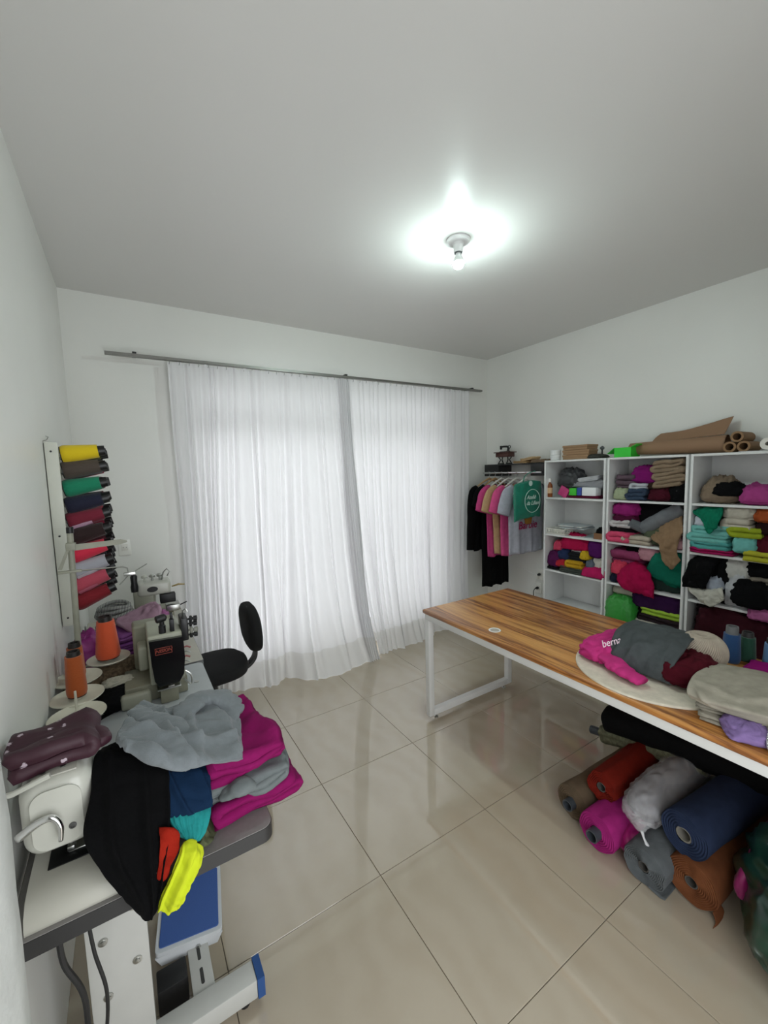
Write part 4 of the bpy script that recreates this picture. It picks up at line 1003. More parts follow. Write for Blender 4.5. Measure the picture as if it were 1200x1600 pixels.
soft('folded_garment', fold_geo((2.21, .535, zt), (.20, .17, .03), 3, (0, 0, .15), .004, 61), cloth('a0107a'), 'magenta folded cloth in front of the thread cones', 'clothes', 'clothes on the work table')
CV = cloth('b9b2a2')
g_ = [[V(1.675, .625, zm+.045), V(1.672, .54, zm+.040), V(1.685, .42, zm+.045), V(1.72, .32, zm+.045)],
      [V(1.69, .64, zm+.072), V(1.69, .55, zm+.070), V(1.70, .44, zm+.072), V(1.73, .32, zm+.07)],
      [V(1.80, .655, zm+.088), V(1.82, .55, zm+.082), V(1.82, .43, zm+.090), V(1.84, .32, zm+.09)],
      [V(1.97, .65, zm+.075), V(1.98, .55, zm+.085), V(1.98, .43, zm+.082), V(2.0, .32, zm+.085)],
      [V(2.09, .63, zm+.035), V(2.10, .54, zm+.045), V(2.10, .43, zm+.045), V(2.1, .32, zm+.04)],
      [V(2.10, .62, zm+.004), V(2.11, .53, zm+.005), V(2.11, .43, zm+.005), V(2.11, .32, zm+.006)]]
cn = root('folded_fabric', 'cream canvas folded in thick layers at the right of the work table', 'fabric', (1.9, .48, zt), 'clothes on the work table')
MB().add(*sheet_geo(g_, 64, 72, .007, .004, 6, 41, [(.0, .10, .9, .16, .012, .05), (.05, .3, .5, .24, .010, .04), (.1, .22, .3, .05, .012, .05), (.4, .2, .9, .45, .008, .06)])).out('top_layer', CV, cn, 180)
for k, (dz, dx) in enumerate(((.011, -.035), (.030, -.02), (.047, -.028))):
    MB().add(*fold_geo((1.84+dx, .475, zt+dz-.010), (.27-.015*k, .27, .018), 2, (0, .02*(k-1), .12-.1*k), .008, 44+k)).out('layer', CV, cn, 180)
soft('cloth_bundle', lump_geo((1.675, .46, zt), (.14, .13, .05), (0, 0, .5), .8, .7, .15, 2.4, 52), cloth('9a7fb8'), 'lilac cloth poking out from under the cream canvas', 'clothes', 'clothes on the work table')
# handbag with chain strap at the frame edge
hb = root('handbag', 'leopard patterned bag with a silver chain strap at the table corner', 'bag', (1.66, .345, zt))
LEO = mat('leopard_print', '6d543c', .6, var=.7, vscale=70)
MB().add(*lump_geo((1.675, .33, zt), (.16, .13, .055), (0, 0, .4), .5, .5, .05, 2, 58)).out('body', LEO, hb, 180)
ch = spline([(1.70, .40, zt+.075), (1.655, .40, zt+.055), (1.625, .395, zt+.03), (1.612, .385, zt+.014), (1.612, .36, zt+.008), (1.63, .33, zt+.03)], 24)
for k in range(24):
    a = ch[k]; t = (ch[min(k+1, 23)]-ch[max(k-1, 0)]).normalized(); up = V(0, 0, 1) if k % 2 else V(1, 0, 0); s2 = t.cross(up).normalized()
    MB().tube([a+t*.0065*math.cos(q*.785)+s2*.0042*math.sin(q*.785) for q in range(9)], .0016, 5).out('chain_link', CHROME, hb, 180)

# ================================================================== FABRIC ROLLS UNDER THE TABLE
def fabric_roll(label, p0, p1, r, core_r, m, coremat=None, core_out=0.0, wob=.006, seed=1, rings=6, tail=None, grp='fabric rolls under the work table'):
    p0 = Vector(p0); p1 = Vector(p1); L = (p1-p0).length; rt = root('fabric_roll', label, 'fabric roll', (p0+p1)/2-V(0, 0, r), grp); mx = along(p0, p1-p0)
    n = 40; prof = []
    for k in range(rings*2+1):
        rr = core_r+(r*.97-core_r)*k/(rings*2); prof.append((rr, .0035 if k % 2 else 0.0))
    prof += [(r, .006)]+[(r, .006+(L-.012)*k/14) for k in range(1, 15)]+[(r*.97, L), (core_r, L-.002)]
    vs = []; fs = []; mlen = len(prof)
    for i, (rr, z) in enumerate(prof):
        for k in range(n):
            a = 2*math.pi*k/n; sp = 1+.020*(k/n)*(rr/r)
            w_ = wob*nz((math.cos(a)*2, math.sin(a)*2, z*6), 1, seed)+wob*.5*ridge((a, z*5, 1), 1, seed)
            w_ *= rr/r; z_ = z+(.010*nz((math.cos(a), math.sin(a), rr*20), 1, seed+1) if i < rings*2+1 else 0)
            vs.append(((rr*sp+w_)*math.cos(a), (rr*sp+w_)*math.sin(a), z_))
    for i in range(mlen-1):
        for k in range(n): k2 = (k+1) % n; fs.append((i*n+k, i*n+k2, (i+1)*n+k2, (i+1)*n+k))
    MB().add(vs, fs, mx).out('fabric', m, rt, 50)
    cm = coremat or mat('cardboard_core', '4a4743', .7)
    MB().lathe([(core_r*.80, -core_out), (core_r*.99, -core_out), (core_r*.99, L), (core_r*.80, L), (core_r*.80, -core_out)], 24, mx, False).out('core_tube', cm, rt, 40)
    if tail: MB().add(*sheet_geo(tail, 16, 16, .003, .003, 9, seed)).out('loose_end', m, rt, 180)
    return rt
GT = mat('grey_core', '3f444a', .4)
fabric_roll('brown fabric roll with a dark core tube at the front left of the heap', (1.67, 1.075, .081), (2.30, 1.055, .081), .076, .026, cloth('71604d'), GT, .035, seed=2)
fabric_roll('pink fabric roll with a dark protruding core beside the brown roll', (1.605, .918, .083), (2.30, .90, .083), .077, .026, cloth('b02a7e'), GT, .035, seed=3)
fabric_roll('grey fabric roll showing its spiral end at the front of the heap', (1.615, .732, .080), (2.30, .722, .080), .074, .020, cloth('6c7072'), None, 0, seed=4, rings=9, wob=.01,
            tail=[[V(1.615, .715, .010), V(1.8, .715, .010), V(2.1, .715, .010)], [V(1.615, .675, .004), V(1.8, .675, .004), V(2.1, .675, .004)], [V(1.62, .655, .003), V(1.8, .655, .003), V(2.1, .655, .003)]])
fabric_roll('orange brown fabric roll beside the grey spiral roll', (1.685, .598, .092), (2.30, .578, .092), .085, .022, cloth('7f4c2e'), None, 0, seed=5, rings=9,
            tail=[[V(1.69, .53, .03), V(1.72, .53, .03), V(1.75, .53, .03)], [V(1.68, .515, .012), V(1.715, .515, .012), V(1.75, .515, .012)], [V(1.655, .515, .003), V(1.69, .51, .003), V(1.73, .51, .003)]])
soft('wrapped_roll', sweep_geo([(1.665, .822, .04), (1.70, .822, .062), (1.80, .818, .066), (2.0, .81, .066), (2.28, .81, .066)], [.022, .040, .046, .046, .042], 1.25, .16, 16, 7, n=36, m=44), satin('ba127a'), 'magenta plastic wrapped roll between the pink and grey rolls', 'fabric roll', 'fabric rolls under the work table')
fabric_roll('rust red fabric roll lying on top of the brown and pink rolls', (1.725, .968, .205), (2.30, .965, .215), .062, .021, cloth('7d1f12'), None, 0, seed=8, wob=.012)
fabric_roll('thick navy blue fabric roll on top of the orange roll', (1.695, .632, .253), (2.34, .56, .268), .082, .028, cloth('2a3550'), mat('pale_core', '77736a', .7), .0, seed=9, wob=.004)
pr = root('fabric_roll', 'grey fabric roll wrapped in clear plastic, knotted at its end', 'fabric roll', (1.9, .80, .17), 'fabric rolls under the work table')
MB().add(*sweep_geo([(1.71, .800, .215), (1.74, .800, .226), (1.9, .80, .232), (2.15, .79, .235), (2.32, .785, .24)], [.025, .062, .068, .068, .062], 1, .06, 10, 11, n=36, m=36)).out('fabric', cloth('77757a'), pr, 180)
WRAP = creased(mat('clear_wrap', 'e8e8ea', .18, trans=.0, alpha=.30, bump=.5, bscale=25), 14, .015, .9)
MB().add(*sweep_geo([(1.665, .765, .175), (1.685, .78, .198), (1.73, .798, .222), (1.9, .80, .233), (2.15, .79, .236), (2.33, .785, .24)], [.010, .042, .072, .076, .076, .07], 1, .13, 14, 12, n=44, m=60)).out('plastic_wrap', WRAP, pr, 180)
MB().add(*sweep_geo([(1.667, .765, .178), (1.655, .752, .165), (1.648, .735, .150), (1.645, .725, .165-.03)], [.009, .006, .008, .012], .7, .2, 20, 13, n=12, m=16, upref=(0, 1, 0))).out('knot', plastic('d8d8da', .4), pr, 180)
soft('wrapped_roll', sweep_geo([(1.77, .455, .10), (1.81, .45, .15), (1.93, .445, .16), (2.15, .44, .16), (2.30, .43, .16)], [.025, .045, .050, .050, .045], 2.6, .14, 12, 17, n=36, m=36), satin('a31169'), 'magenta plastic bundle between the orange roll and the green sack', 'fabric roll', 'fabric rolls under the work table')
# two rolls lying across the others
fabric_roll('olive patterned fabric roll with a grey core end, lying across behind the brown roll', (2.12, 1.185, .197), (2.12, .72, .30), .043, .022, mat('olive_print', '6a6a52', .8, var=.35, vscale=60, bump=.4, bscale=200), GT, .07, seed=14, wob=.012)
fabric_roll('thick black fabric roll lying across the back of the heap', (2.135, 1.165, .292), (2.13, .30, .40), .068, .02, cloth('0f0f11'), None, 0, seed=15, wob=.01)
soft('cloth_bundle', lump_geo((2.22, .50, .47), (.22, .45, .12), (0, 0, .1), .7, .6, .12, 2, 66), cloth('131315'), 'black bundle high under the tabletop', 'clothes')
soft('plastic_sack', lump_geo((1.825, .235, .001), (.56, .50, .42), (0, 0, .45), .9, .75, .12, 1.7, 71, 80, 50, flat=.5), creased(mat('green_plastic', '163d2e', .28, bump=.3, bscale=20, var=.25, vscale=8, coat=.2), 7, .02, .7), 'large dark green plastic sack on the floor at the right edge', 'sack')

# ================================================================== SEWING TABLES ALONG THE LEFT WALL
GREYTOP = mat('grey_laminate', '85827f', .5, bump=.2, bscale=300, var=.05, vscale=80)
PALETOP = mat('pale_laminate', 'b3b7b9', .4, var=.03, vscale=20); CREAMTOP = mat('cream_laminate', 'b9b6aa', .45, var=.04, vscale=18)
EDGE = plastic('2b2a2a', .5); EDGEG = plastic('6a6c6c', .5); STEEL = paint('b9b9b4', .45); TOPZ = .752
def round_rect(x0, x1, y0, y1, r, n=6):
    P_ = []
    for cx, cy, a0 in ((x1-r, y1-r, 0), (x0+r, y1-r, 90), (x0+r, y0+r, 180), (x1-r, y0+r, 270)):
        for k in range(n+1): a = math.radians(a0+90*k/n); P_.append((cx+r*math.cos(a), cy+r*math.sin(a)))
    return P_
def sewing_table(label, x0, x1, y0, y1, top, edge, legs, r=.03):
    st = root('sewing_table', label, 'table', ((x0+x1)/2, (y0+y1)/2, 0), 'sewing tables along the left wall')
    MB().prism(round_rect(x0, x1, y0, y1, r), TOPZ-.0399, TOPZ-.002).out('edge_band', edge, st)
    MB().prism(round_rect(x0+.0015, x1-.0015, y0+.0015, y1-.0015, r-.001), TOPZ-.0019, TOPZ).out('top', top, st)
    for yl in legs:
        xa, xb = -.172, -.036
        lg = MB().bbox((xa, yl, .055), (xb, yl+.03, TOPZ-.04), .003).out('leg_plate', STEEL, st)
        for bx_, bz in ((-.135, .46), (-.065, .52), (-.135, .30), (-.065, .36)):
            MB().lathe([(0, 0), (.011, 0), (.011, .003), (.006, .0035), (.006, .007), (0, .0075)], 12, along((bx_, yl-.0002, bz), (0, -1, 0))).out('bolt', METAL, lg)
        MB().bbox((-.255, yl-.022, .03), (.235, yl+.045, .092), .004).out('foot_bar', STEEL, st)
        for xe, s2 in ((.2352, 1), (-.2552, -1)):
            if xe < 0: continue
            MB().prism([(yl-.025, .028), (yl+.048, .028), (yl+.048, .095), (yl-.025, .095)], xe, xe+.022, 'x').out('end_cap', plastic('1d4a86', .45), st)
        for xe in (.20, -.22):
            MB().lathe([(0, 0), (.016, 0), (.016, .014), (.006, .018), (.006, .031)], 14, Matrix.Translation((xe, yl+.01, 0))).out('levelling_foot', BLACK, st)
    return st
st1 = sewing_table('grey topped sewing table in the foreground, under the heap of clothes', -.262, .264, 1.0, 1.565, GREYTOP, EDGE, (1.215,), .03)
# slotted cross bar and pedal of the near table
cb_ = MB().bbox((.062, 1.2605, .070), (.124, 1.5129, .082), .002).out('cross_bar', STEEL, st1)
for (ya, yb) in ((1.285, 1.335), (1.36, 1.40)):
    MB().prism(round_rect(.088, .098, ya, yb, .0045, 4), .0821, .0826).out('slot', plastic('3a3a38', .7), cb_)
px0, px1, py0, py1 = -.030, .172, 1.405, 1.655
pmx = Matrix.Translation((.07, 1.41, .098)) @ Matrix.Rotation(.10, 4, 'X') @ Matrix.Rotation(-.16, 4, 'Z')
pd = MB()
pd.prism(round_rect(-.102, .102, 0, .235, .014, 5), 0, .016, 'z', pmx); ped = pd.out('pedal', paint('c9ccce', .4), st1)
MB().prism(round_rect(-.091, .091, .013, .222, .008, 4), .0162, .0195, 'z', pmx).out('pedal_mat', mat('blue_rubber', '3a5a9a', .8, bump=.6, bscale=400), ped)
MB().prism([(-.102, -.02), (.102, -.02), (.085, -.052), (-.085, -.052)], .0, .006, 'y', Matrix.Translation((.07, 1.41, .1185)) @ Matrix.Rotation(-.16, 4, 'Z')).out('pedal_apron', paint('c9ccce', .4), ped)
MB().lathe([(0, 0), (.008, 0), (.008, .004), (0, .005)], 12, along((.095, 1.4035, .083), (0, -1, 0))).out('bolt', METAL, ped)
tag(MB().bbox((-.03, 1.33, .001), (.055, 1.40, .085), .004).out('black_box', plastic('121213', .6)), 'small black box on the floor behind the pedal bar', 'box')  # plain black block on the floor
sewing_table('pale topped sewing table under the black faced machine', -.262, .258, 1.585, 2.135, PALETOP, EDGEG, (1.98,), .025)
sewing_table('cream sewing table by the curtain, under the far machine', -.262, .268, 2.155, 3.15, CREAMTOP, EDGEG, (2.26, 3.0), .008)

def blackcord(label, pts, r=.0045, col='101012'):
    return tag(MB().tube(spline(pts, 40), r, 7).out('extension_cord', plastic(col, .5)), label, 'cord')
blackcord('thick black cord hanging from the near table to the floor', [(-.19, 1.05, .711), (-.187, 1.05, .62), (-.16, 1.06, .5), (-.165, 1.07, .3), (-.16, 1.08, .1), (-.15, 1.1, .0046)], .006)
blackcord('thin black cord hanging beside the thick one under the near table', [(-.142, 1.06, .711), (-.135, 1.06, .6), (-.12, 1.06, .48), (-.135, 1.06, .35), (-.175, 1.06, .2), (-.18, 1.08, .0046)], .004)

# ---- near sewing machine (white head)
CRM = mat('cream_enamel', 'b3b1a6', .30, var=.03, vscale=10, coat=.3); WHE = mat('white_enamel', 'bcbcb2', .28, var=.03, vscale=8, coat=.3)
m1 = root('sewing_machine', 'white industrial sewing machine with a chrome lever, in the left foreground', 'sewing machine', (-.15, 1.3, TOPZ), 'industrial sewing machines')
bedp = [(1.012, 0), (1.50, 0), (1.50, .05), (1.08, .05), (1.045, .046), (1.02, .03), (1.012, .012)]
MB().prism([(y, TOPZ+.0005+z) for y, z in bedp], -.235, -.035, 'x').out('bed', CRM, m1, 50)
MB().bbox((-.205, 1.10, TOPZ+.051), (-.10, 1.20, TOPZ+.0535), .001).out('needle_plate', mat('dark_steel', '2a2b2c', .3, .8), m1)
MB().bbox((-.17, 1.125, TOPZ+.0536), (-.13, 1.17, TOPZ+.058), .002).out('feed_cover', METAL, m1)
hd = MB().bbox((-.240, 1.075, .846), (-.108, 1.205, 1.022), .040, 7).out('head', WHE, m1, 50)
MB().prism(round_rect(-.218, -.130, .868, 1.000, .028, 6), 1.0738, 1.0765, 'y').out('face_plate', WHE, hd)
MB().bbox((-.213, 1.085, 1.0221), (-.135, 1.19, 1.026), .0015).out('top_cover', mat('grey_enamel', 'a9a79d', .35), hd)
for (x, y) in ((-.195, 1.10), (-.16, 1.105), (-.15, 1.16)): MB().lathe([(0, 0), (.005, 0), (.005, .003), (0, .0035)], 10, Matrix.Translation((x, y, 1.026))).out('screw', METAL, hd)
MB().lathe([(0, 0), (.007, 0), (.007, .002), (.004, .0025), (.004, .001), (0, .001)], 14, along((-.150, 1.0735, .905), (0, -1, 0))).out('face_screw', plastic('4a4a48', .4), hd)
MB().tube(spline([(-.238, 1.066, .925), (-.205, 1.062, .945), (-.180, 1.058, .948), (-.168, 1.056, .925), (-.170, 1.056, .893)], 24), [.009-.0045*k/23 for k in range(24)], 10).out('presser_lever', CHROME, m1, 180)
MB().tube([(-.262, 1.09, 1.010), (-.24, 1.078, 1.016), (-.18, 1.08, 1.030)], .006, 8).out('thread_guide', WHE, m1)
MB().cyl((-.165, 1.14, .80+.012), (-.165, 1.14, .862), .005).out('needle_bar', METAL, m1)
MB().bbox((-.172, 1.125, .808), (-.158, 1.15, .820), .002).out('presser_foot', METAL, m1)
MB().bbox((-.235, 1.2052, .88), (-.118, 1.45, .968), .02, 4).out('arm', WHE, m1, 50)
MB().bbox((-.235, 1.3751, TOPZ+.0506), (-.118, 1.4995, .88), .012, 3).out('column', WHE, m1, 50)
MB().lathe([(0, 0), (.040, 0), (.044, .006), (.044, .022), (.038, .028), (0, .03)], 28, along((-.176, 1.4505, .925), (0, 1, 0))).out('handwheel', plastic('d0d0c8', .35), m1, 40)
MB().lathe([(.010, 0), (.010, .008), (.018, .009), (.018, .020), (.012, .024), (0, .024)], 18, along((-.1115, 1.15, .965), (1, 0, 0))).out('tension_knob', plastic('cfd1d1', .3), m1, 40)

# ---- middle machine: black face plate with name plate
m2 = root('sewing_machine', 'pale green industrial machine with a black face plate and red name plate', 'sewing machine', (.09, 1.95, TOPZ), 'industrial sewing machines')
PG = mat('pale_green_enamel', 'a3a493', .38, var=.06, vscale=14); PG2 = mat('worn_enamel', '8c8b79', .45, var=.12, vscale=20)
hd2 = MB().bbox((.030, 1.815, .835), (.152, 2.03, 1.035), .008, 3).out('head', PG, m2, 50)
fp = [(.034, 1.022), (.154, 1.016), (.156, .93), (.148, .865), (.130, .835), (.058, .832), (.044, .86), (.038, .93)]
MB().prism(fp, 1.795, 1.8148, 'y').out('face_plate', mat('black_enamel', '0e0e10', .25, coat=.4), m2, 30)
RED = plastic('8e3a2c', .5)
n0, n1, nz0, nz1 = .052, .112, .963, .990
for lo, hi in (((n0, 1.7935, nz0), (n1, 1.795, nz0+.002)), ((n0, 1.7935, nz1-.002), (n1, 1.795, nz1)), ((n0, 1.7935, nz0+.002), (n0+.002, 1.795, nz1-.002)), ((n1-.002, 1.7935, nz0+.002), (n1, 1.795, nz1-.002))):
    MB().box(lo, hi).out('name_plate_border', RED, m2, 0)
text('NISKIN', 'lettering', RED, m2, facing((n0+n1)/2, 1.7945, (nz0+nz1)/2), .0185, .0005, .25, bold=.0006)
MB().bbox((-.06, 1.865, TOPZ+.001), (.165, 2.06, TOPZ+.072), .006, 2).out('bed', PG2, m2, 50)
MB().bbox((-.075, 1.83, TOPZ+.001), (.03, 1.8649, TOPZ+.060), .012, 3).out('bed_nose', PG, m2, 50)
MB().bbox((.05, 1.80, TOPZ+.060), (.135, 1.864, TOPZ+.066), .002).out('needle_plate', METAL, m2)
MB().bbox((.06, 1.81, TOPZ+.001), (.125, 1.8649, TOPZ+.0599), .004).out('looper_housing', PG2, m2)
MB().bbox((-.02, 2.0301, TOPZ+.0721), (.15, 2.13, 1.02), .012, 3).out('column', PG2, m2, 50)
MB().bbox((-.005, 1.92, .86), (.0299, 2.02, .96), .01, 3).out('side_housing', PG, m2, 50)
MB().cyl((.100, 1.82, .812), (.100, 1.82, .835), .006).out('needle_bar', METAL, m2)
for dx in (-.006, 0, .006): MB().cyl((.100+dx, 1.82, TOPZ+.067), (.100+dx, 1.82, .812), .0012, n=6).out('needle', METAL, m2)
MB().bbox((.088, 1.805, TOPZ+.0665), (.112, 1.83, TOPZ+.072), .002).out('presser_foot', METAL, m2)
MB().cyl((.122, 1.83, TOPZ+.073), (.122, 1.83, .835), .005).out('presser_bar', METAL, m2)
# knobs on top
MB().lathe([(.013, 0), (.013, .03), (.009, .034), (.009, .048)], 14, Matrix.Translation((.085, 1.835, 1.0352))).out('post', BLACK, m2)
MB().lathe([(.011, -.02), (.015, -.017), (.015, .014), (.008, .02), (0, .02)], 16, along((.083, 1.835, 1.095), (1, .2, .1))).out('top_knob', BLACK, m2)
MB().bbox((.112, 1.825, 1.0352), (.128, 1.85, 1.085), .002).out('bracket', BLACK, m2)
MB().bbox((.115, 1.828, 1.0852), (.125, 1.847, 1.11), .002).out('bracket_top', BLACK, m2)
tz = 1.0
MB().bbox((.1521, 1.84, .98), (.180, 1.93, 1.075), .005).out('tension_block', plastic('1b1b1d', .4), m2)
for k in range(4):
    z = 1.065-.024*k
    MB().lathe([(.004, 0), (.004, .006), (.012, .007), (.014, .012), (.012, .017), (.006, .018), (.006, .022), (.011, .023), (.011, .036), (0, .038)], 16, along((.1802, 1.855+.014*(k % 2), z), (1, -.15, 0))).out('tension_knob', (BLACK if k != 2 else plastic('8b8b82', .4)), m2)
MB().tube([(.16, 1.86, 1.075), (.165, 1.855, 1.105), (.176, 1.852, 1.112), (.182, 1.852, 1.10), (.174, 1.853, 1.092)], .003, 6).out('thread_hook', METAL, m2)
for k in range(4):
    z = .955-.028*k
    MB().tube([(.152, 1.84+.02*k, z), (.168, 1.835+.02*k, z+.004), (.182, 1.83+.02*k, z-.002)], .0035, 6).out('side_lever', (METAL if k % 2 else plastic('a05a5a', .5)), m2)
MB().tube(spline([(.156, 1.83, .86), (.172, 1.825, .845), (.178, 1.825, .82), (.172, 1.825, .80), (.150, 1.826, TOPZ+.075)], 14), .0035, 6).out('take_up_wire', METAL, m2)
tag(MB().prism(round_rect(-.012, .012, -.05, .05, .011, 4), 0, .002, 'z', Matrix.Translation((-.13, 1.845, TOPZ+.0003)) @ Matrix.Rotation(-.9, 4, 'Z')).out('belt_slot', BLACK), 'narrow black strip drawn as the dark belt slot in the pale table', 'cover')  # top is not cut; the slot's dark opening is put in as colour
tag(MB().lathe([(0, 0), (.010, 0), (.010, .003), (0, .003)], 14, Matrix.Translation((.205, 1.93, TOPZ+.0003))).out('metal_button', METAL), 'shiny metal button on the pale table', 'button')

# ---- thread stand with cones
PLM = mat('stand_grey', '8f8f80', .45, var=.1, vscale=20); DISC = mat('disc_cream', 'cfccbb', .45, var=.05, vscale=25)
tsd = root('thread_stand', 'grey thread stand with round spool plates and wire guides', 'thread stand', (-.205, 1.95, TOPZ))
MB().bbox((-.222, 1.56, .862), (-.196, 2.10, .874), .003).out('rail', PLM, tsd)
for yy in (1.66, 2.05): MB().cyl((-.209, yy, TOPZ+.0005), (-.209, yy, .862), .008).out('post', PLM, tsd)
MB().cyl((-.205, 1.99, .8742), (-.191, 1.97, 1.452), .0105).out('pole', PLM, tsd)
MB().cyl((-.1905, 1.97, 1.4522), (-.190, 1.97, 1.475), .012).out('pole_cap', BLACK, tsd)
DS = [(-.112, 2.075), (-.209, 1.93), (-.196, 1.765), (-.185, 1.618)]
for x, y in DS:
    d_ = MB().lathe([(.014, 0), (.04, .001), (.068, .005), (.076, .011), (.079, .012), (.080, .009), (.070, .001), (.045, -.003), (.014, -.004), (.014, 0)], 36, Matrix.Translation((x, y, .884)), False).out('spool_plate', DISC, tsd, 60)
    MB().lathe([(.014, -.009), (.014, .004), (.018, .006), (.010, .022), (.004, .026), (.0035, .09), (0, .091)], 14, Matrix.Translation((x, y, .884))).out('spool_pin', DISC, d_)
    MB().bbox((min(x, -.209)-.006, y-.008, .8742), (max(x, -.209)+.006, y+.008, .879), .001).out('plate_arm', PLM, d_)
MB().prism([(-.185, 1.408), (-.03, 1.412), (-.008, 1.404), (-.008, 1.398), (-.03, 1.392), (-.185, 1.384)], 1.958, 1.962, 'y').out('guide_arm', PLM, tsd)
MB().add([(-.200, 1.957, 1.405), (-.188, 1.957, 1.413), (-.225, 1.957, 1.315), (-.237, 1.957, 1.318), (-.200, 1.961, 1.405), (-.188, 1.961, 1.413), (-.225, 1.961, 1.315), (-.237, 1.961, 1.318)], [(0, 1, 2, 3), (7, 6, 5, 4), (0, 4, 5, 1), (1, 5, 6, 2), (2, 6, 7, 3), (3, 7, 4, 0)]).out('guide_arm', PLM, tsd, 0)
MB().bbox((-.208, 1.955, 1.385), (-.176, 1.985, 1.415), .004).out('clamp', PLM, tsd)
MB().bbox((-.24, 1.962, 1.298), (-.165, 1.976, 1.308), .002).out('cross_bar', PLM, tsd)
MB().tube([(-.165, 1.969, 1.303), (-.03, 1.969, 1.298), (-.016, 1.969, 1.29), (-.014, 1.969, 1.272)], .003, 6).out('wire', METAL, tsd)
MB().bbox((-.03, 1.962, 1.258), (.012, 1.976, 1.272), .002).out('wire_clamp', METAL, tsd)
MB().tube([(-.005, 1.969, 1.265), (.055, 1.969, 1.298)], .0025, 6).out('wire', METAL, tsd); MB().tube([(-.012, 1.969, 1.262), (-.048, 1.969, 1.225)], .0025, 6).out('wire', METAL, tsd)
CORE = plastic('1a1614', .5); OR1, OR2 = thread('d2552f'), thread('a8501f')
thread_cone((DS[0][0], DS[0][1], .896), (0, 0, 1), .165, .047, .032, OR1, CORE, 'bright orange thread cone on the far spool plate', 'orange thread cones', .016)
thread_cone((DS[1][0], DS[1][1], .896), (0, 0, 1), .125, .030, .025, OR2, CORE, 'rust orange thread cone on the second spool plate, behind the pole base', 'orange thread cones', .014)
thread_cone((DS[2][0], DS[2][1], .896), (0, 0, 1), .15, .032, .026, OR2, CORE, 'rust orange thread cone on the spool plate nearest the purple cloth', 'orange thread cones', .012)

# ---- thread rack on the left wall
rk = root('thread_rack', 'white wooden thread rack on the left wall, full of thread cones', 'rack', (XL+.03, 2.4, 1.03))
RW = paint('c9cabf', .5)
zr0, zr1, yr0 = 1.03, 1.812, 2.19
MB().bbox((XL+.004, yr0, zr0), (-.224, yr0+.012, zr1), .001).out('side_panel', RW, rk)
MB().bbox((XL+.004, 2.72, zr0), (-.224, 2.732, zr1), .001).out('side_panel', RW, rk)
MB().bbox((XL+.002, yr0+.0121, zr0), (XL+.012, 2.7199, zr1), .001).out('back_board', RW, rk)
for z in (1.065, 1.42, 1.775): MB().lathe([(0, 0), (.004, 0), (.004, .0015), (0, .002)], 10, along((-.248, yr0-.0002, z), (0, -1, 0))).out('screw', BLACK, rk)
MB().tube([(XL+.001, yr0+.004, zr1+.005), (XL+.014, yr0+.004, zr1+.010), (XL+.02, yr0+.004, zr1+.022), (XL+.012, yr0+.004, zr1+.026)], .002, 6).out('wall_hook', METAL, rk)
ROWS = [('yellow', 'd9bd12'), ('dark brown', '4a4038'), ('green', '0f7d5b'), ('navy', '15172f'), ('wine red', '74192f'), ('dark chocolate', '2a1818'), ('hot coral', 'd92c4a'), ('silver grey', 'a9a9b2'), ('salmon pink', 'b8495c'), ('deep red', '7d1220')]
ROW2 = [('olive', '5a5a20'), ('grey', '6a6d6f'), ('bottle green', '0c4a38'), ('black', '101014'), ('crimson', 'a01838'), ('raspberry', '8c1838'), ('maroon', '4c1020'), ('charcoal', '2b2b30'), ('black green', '11241e'), ('dark green', '10281e')]
KCORE = plastic('121213', .4)
for r in range(10):
    z = 1.765-.0735*r; tl = math.radians(7+1.4*r)
    for c in range(3):
        y = 2.262+.165*c; nm, colr = (ROWS[r] if c == 0 else ROW2[(r+3*(c-1)) % 10])
        d = Vector((math.cos(tl), .06*math.sin(r*2.3+c), math.sin(tl)))
        b0 = Vector((XL+.048, y, z+.004*math.sin(r*1.7)))
        MB().cyl(Vector((XL+.012, y, z-.006)), b0+d*.02, .004, n=8).out('peg', METAL, rk)
        tc1 = thread_cone(b0, d, .140, .0405, .029, thread(colr), KCORE, '%s thread cone, %s row, %s column of the wall rack' % (nm, ['top', 'second', 'third', 'fourth', 'fifth', 'sixth', 'seventh', 'eighth', 'ninth', 'lowest'][r], ['nearest', 'middle', 'farthest'][c]), 'thread cones on the wall rack', .022)
        if c == 0 and r in (4, 7, 8):
            mxl = along(b0, d); vs = []; fs = []
            for i_ in range(9):
                for q_ in range(13):
                    zz = .012+.075*i_/8; rr = .0405+(.029-.0405)*zz/.14+.002+.0012*math.sin(i_+q_); aa = math.radians(-150+150*q_/12); vs.append((rr*math.cos(aa), rr*math.sin(aa), zz))
            for i_ in range(8):
                for q_ in range(12): a_ = i_*13+q_; fs.append((a_, a_+1, a_+14, a_+13))
            MB().add(vs, fs, mxl).out('paper_label', paint({4: 'c9a3bb', 7: 'c4c4cc', 8: 'c06a80'}[r], .4), tc1, 180)
